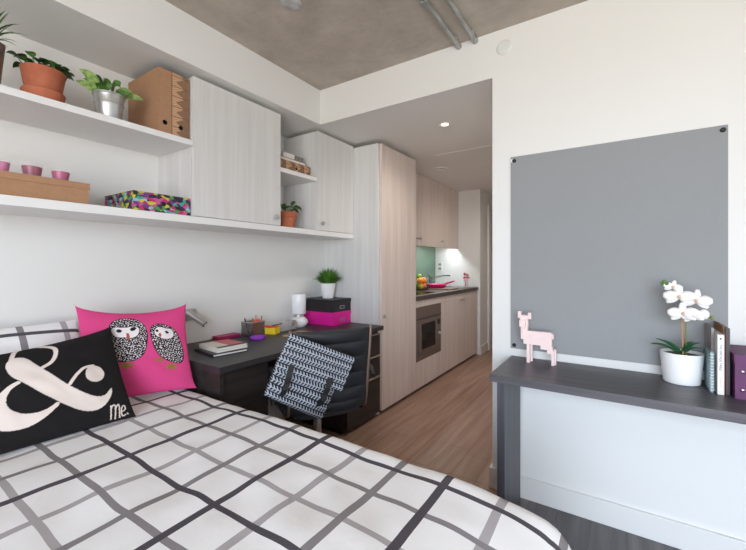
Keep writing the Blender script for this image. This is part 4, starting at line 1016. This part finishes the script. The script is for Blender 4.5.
# upright books
def upright(name, label, cat, x0, x1, y0, y1, z1, cover, pages, group='books on the console'):
    t = thing(name, label, cat, ((x0+x1)/2, (y0+y1)/2, ZC), group)
    th = .0022
    part('cover', B(x0, x0+th, y0, y1, ZC+.0005, z1), cover, t); part('back_cover', B(x1-th, x1, y0, y1, ZC+.0005, z1), cover, t)
    part('pages', B(x0+th, x1-th, y0+.003, y1-.003, ZC+.003, z1-.003), pages, t)
    return t
grey_cov = mat('grey_cloth', (168, 162, 162), .8, var=((60,60,8),(138,132,134),.35,.65,3))
t = upright('notebook', 'spiral bound notebook with teal pages leaning by the orchid pot', 'notebook', .2862, .2938, 1.885, 2.01, .892, mat('teal_cover', (150,176,180), .6), mat('teal_pages', (196,206,208), .8))
for k in range(13):
    bm = new(); z = ZC+.012+k*.0112
    tube(bm, [(.290+.006*math.cos(a), 1.887+.006*math.sin(a), z+.0014*math.sin(a)) for a in [2*PI*i/12 for i in range(13)]], .0013, 5, False); part('wire_coil', bm, white_pot, t, True)
t = upright('book', 'tall grey cloth book behind the spiral notebook', 'book', .2945, .3025, 1.93, 2.065, .978, grey_cov, paper)
part('spine', B(.2945, .3025, 1.928, 1.93, ZC+.0005, .978), grey_cov, t)
t = upright('book', 'white cookbook with dark lettering down its spine', 'book', .3035, .3225, 1.875, 2.06, .960, mat('white_cover', (232,226,224), .5), paper)
part('spine', B(.3035, .3225, 1.8725, 1.875, ZC+.0005, .960), mat('white_spine', (236,232,230), .5), t)
part('red_edge', B(.3210, .3227, 1.8722, 1.8745, ZC+.0005, .960), mat('coral_edge', (226,140,120), .5), t)
def spine_text(body, size, x, zc, m, name='spine_lettering'):
    cu = bpy.data.curves.new(name, 'FONT'); cu.body = body; cu.size = size; cu.align_x = 'CENTER'; cu.align_y = 'CENTER'; cu.extrude = .0003
    o = bpy.data.objects.new(name, cu); C.objects.link(o)
    dg = bpy.context.evaluated_depsgraph_get(); me = bpy.data.meshes.new_from_object(o.evaluated_get(dg)); bpy.data.objects.remove(o)
    Mt = Matrix.Translation((x, 1.8722, zc)) @ Matrix.Rotation(PI/2, 4, 'X') @ Matrix.Rotation(-PI/2, 4, 'Z')
    me.transform(Mt); me.transform(Matrix.Translation(-world_loc(t))); me.materials.clear(); me.materials.append(m)
    q = bpy.data.objects.new(name, me); C.objects.link(q); q.parent = t
ink = mat('dark_ink', (84, 92, 96), .6)
spine_text('THE VINTAGE TABLE', .0105, .312, .876, ink)
spine_text('F R A N C E S', .006, .312, .785, mat('coral_ink', (220,160,146), .6))
part('spine_emblem', B(.3095, .3145, 1.8718, 1.8725, .942, .949), ink, t)
dk = mat('dark_frame', (52, 44, 46), .5); tan = mat('tan_board', (150, 108, 78), .7)
t = thing('picture_frame', 'dark brown frame board standing between the cookbook and purple box', 'frame', (.337, 1.95, ZC))
part('backing', B(.3235, .327, 1.90, 2.07, ZC+.0005, .990), tan, t, label='tan card face')
part('edge', B(.3272, .339, 1.88, 2.07, ZC+.0005, .984), dk, t)
# purple box with studs
t = thing('storage_box', 'purple lidded storage box with metal studs on the console table', 'box', (.45, 1.95, ZC))
part('body', B(.346, .60, 1.845, 2.065, ZC+.0005, .872), purple_card, t)
part('lid', B(.343, .603, 1.842, 2.068, .868, .898, bev=.0015), purple_card, t)
stud_m = mat('stud_metal', (206, 190, 196), .25, 1.0)
for x in (.366, .58):
    for z in (.772, .838):
        bm = new(); lathe(bm, [(0,.005),(.004,.0045),(.007,.002),(.0075,0)], 0,0,0, 14, Matrix.Translation((x, 1.845, z)) @ Matrix.Rotation(PI/2, 4, 'X')); part('stud', bm, stud_m, t, True)
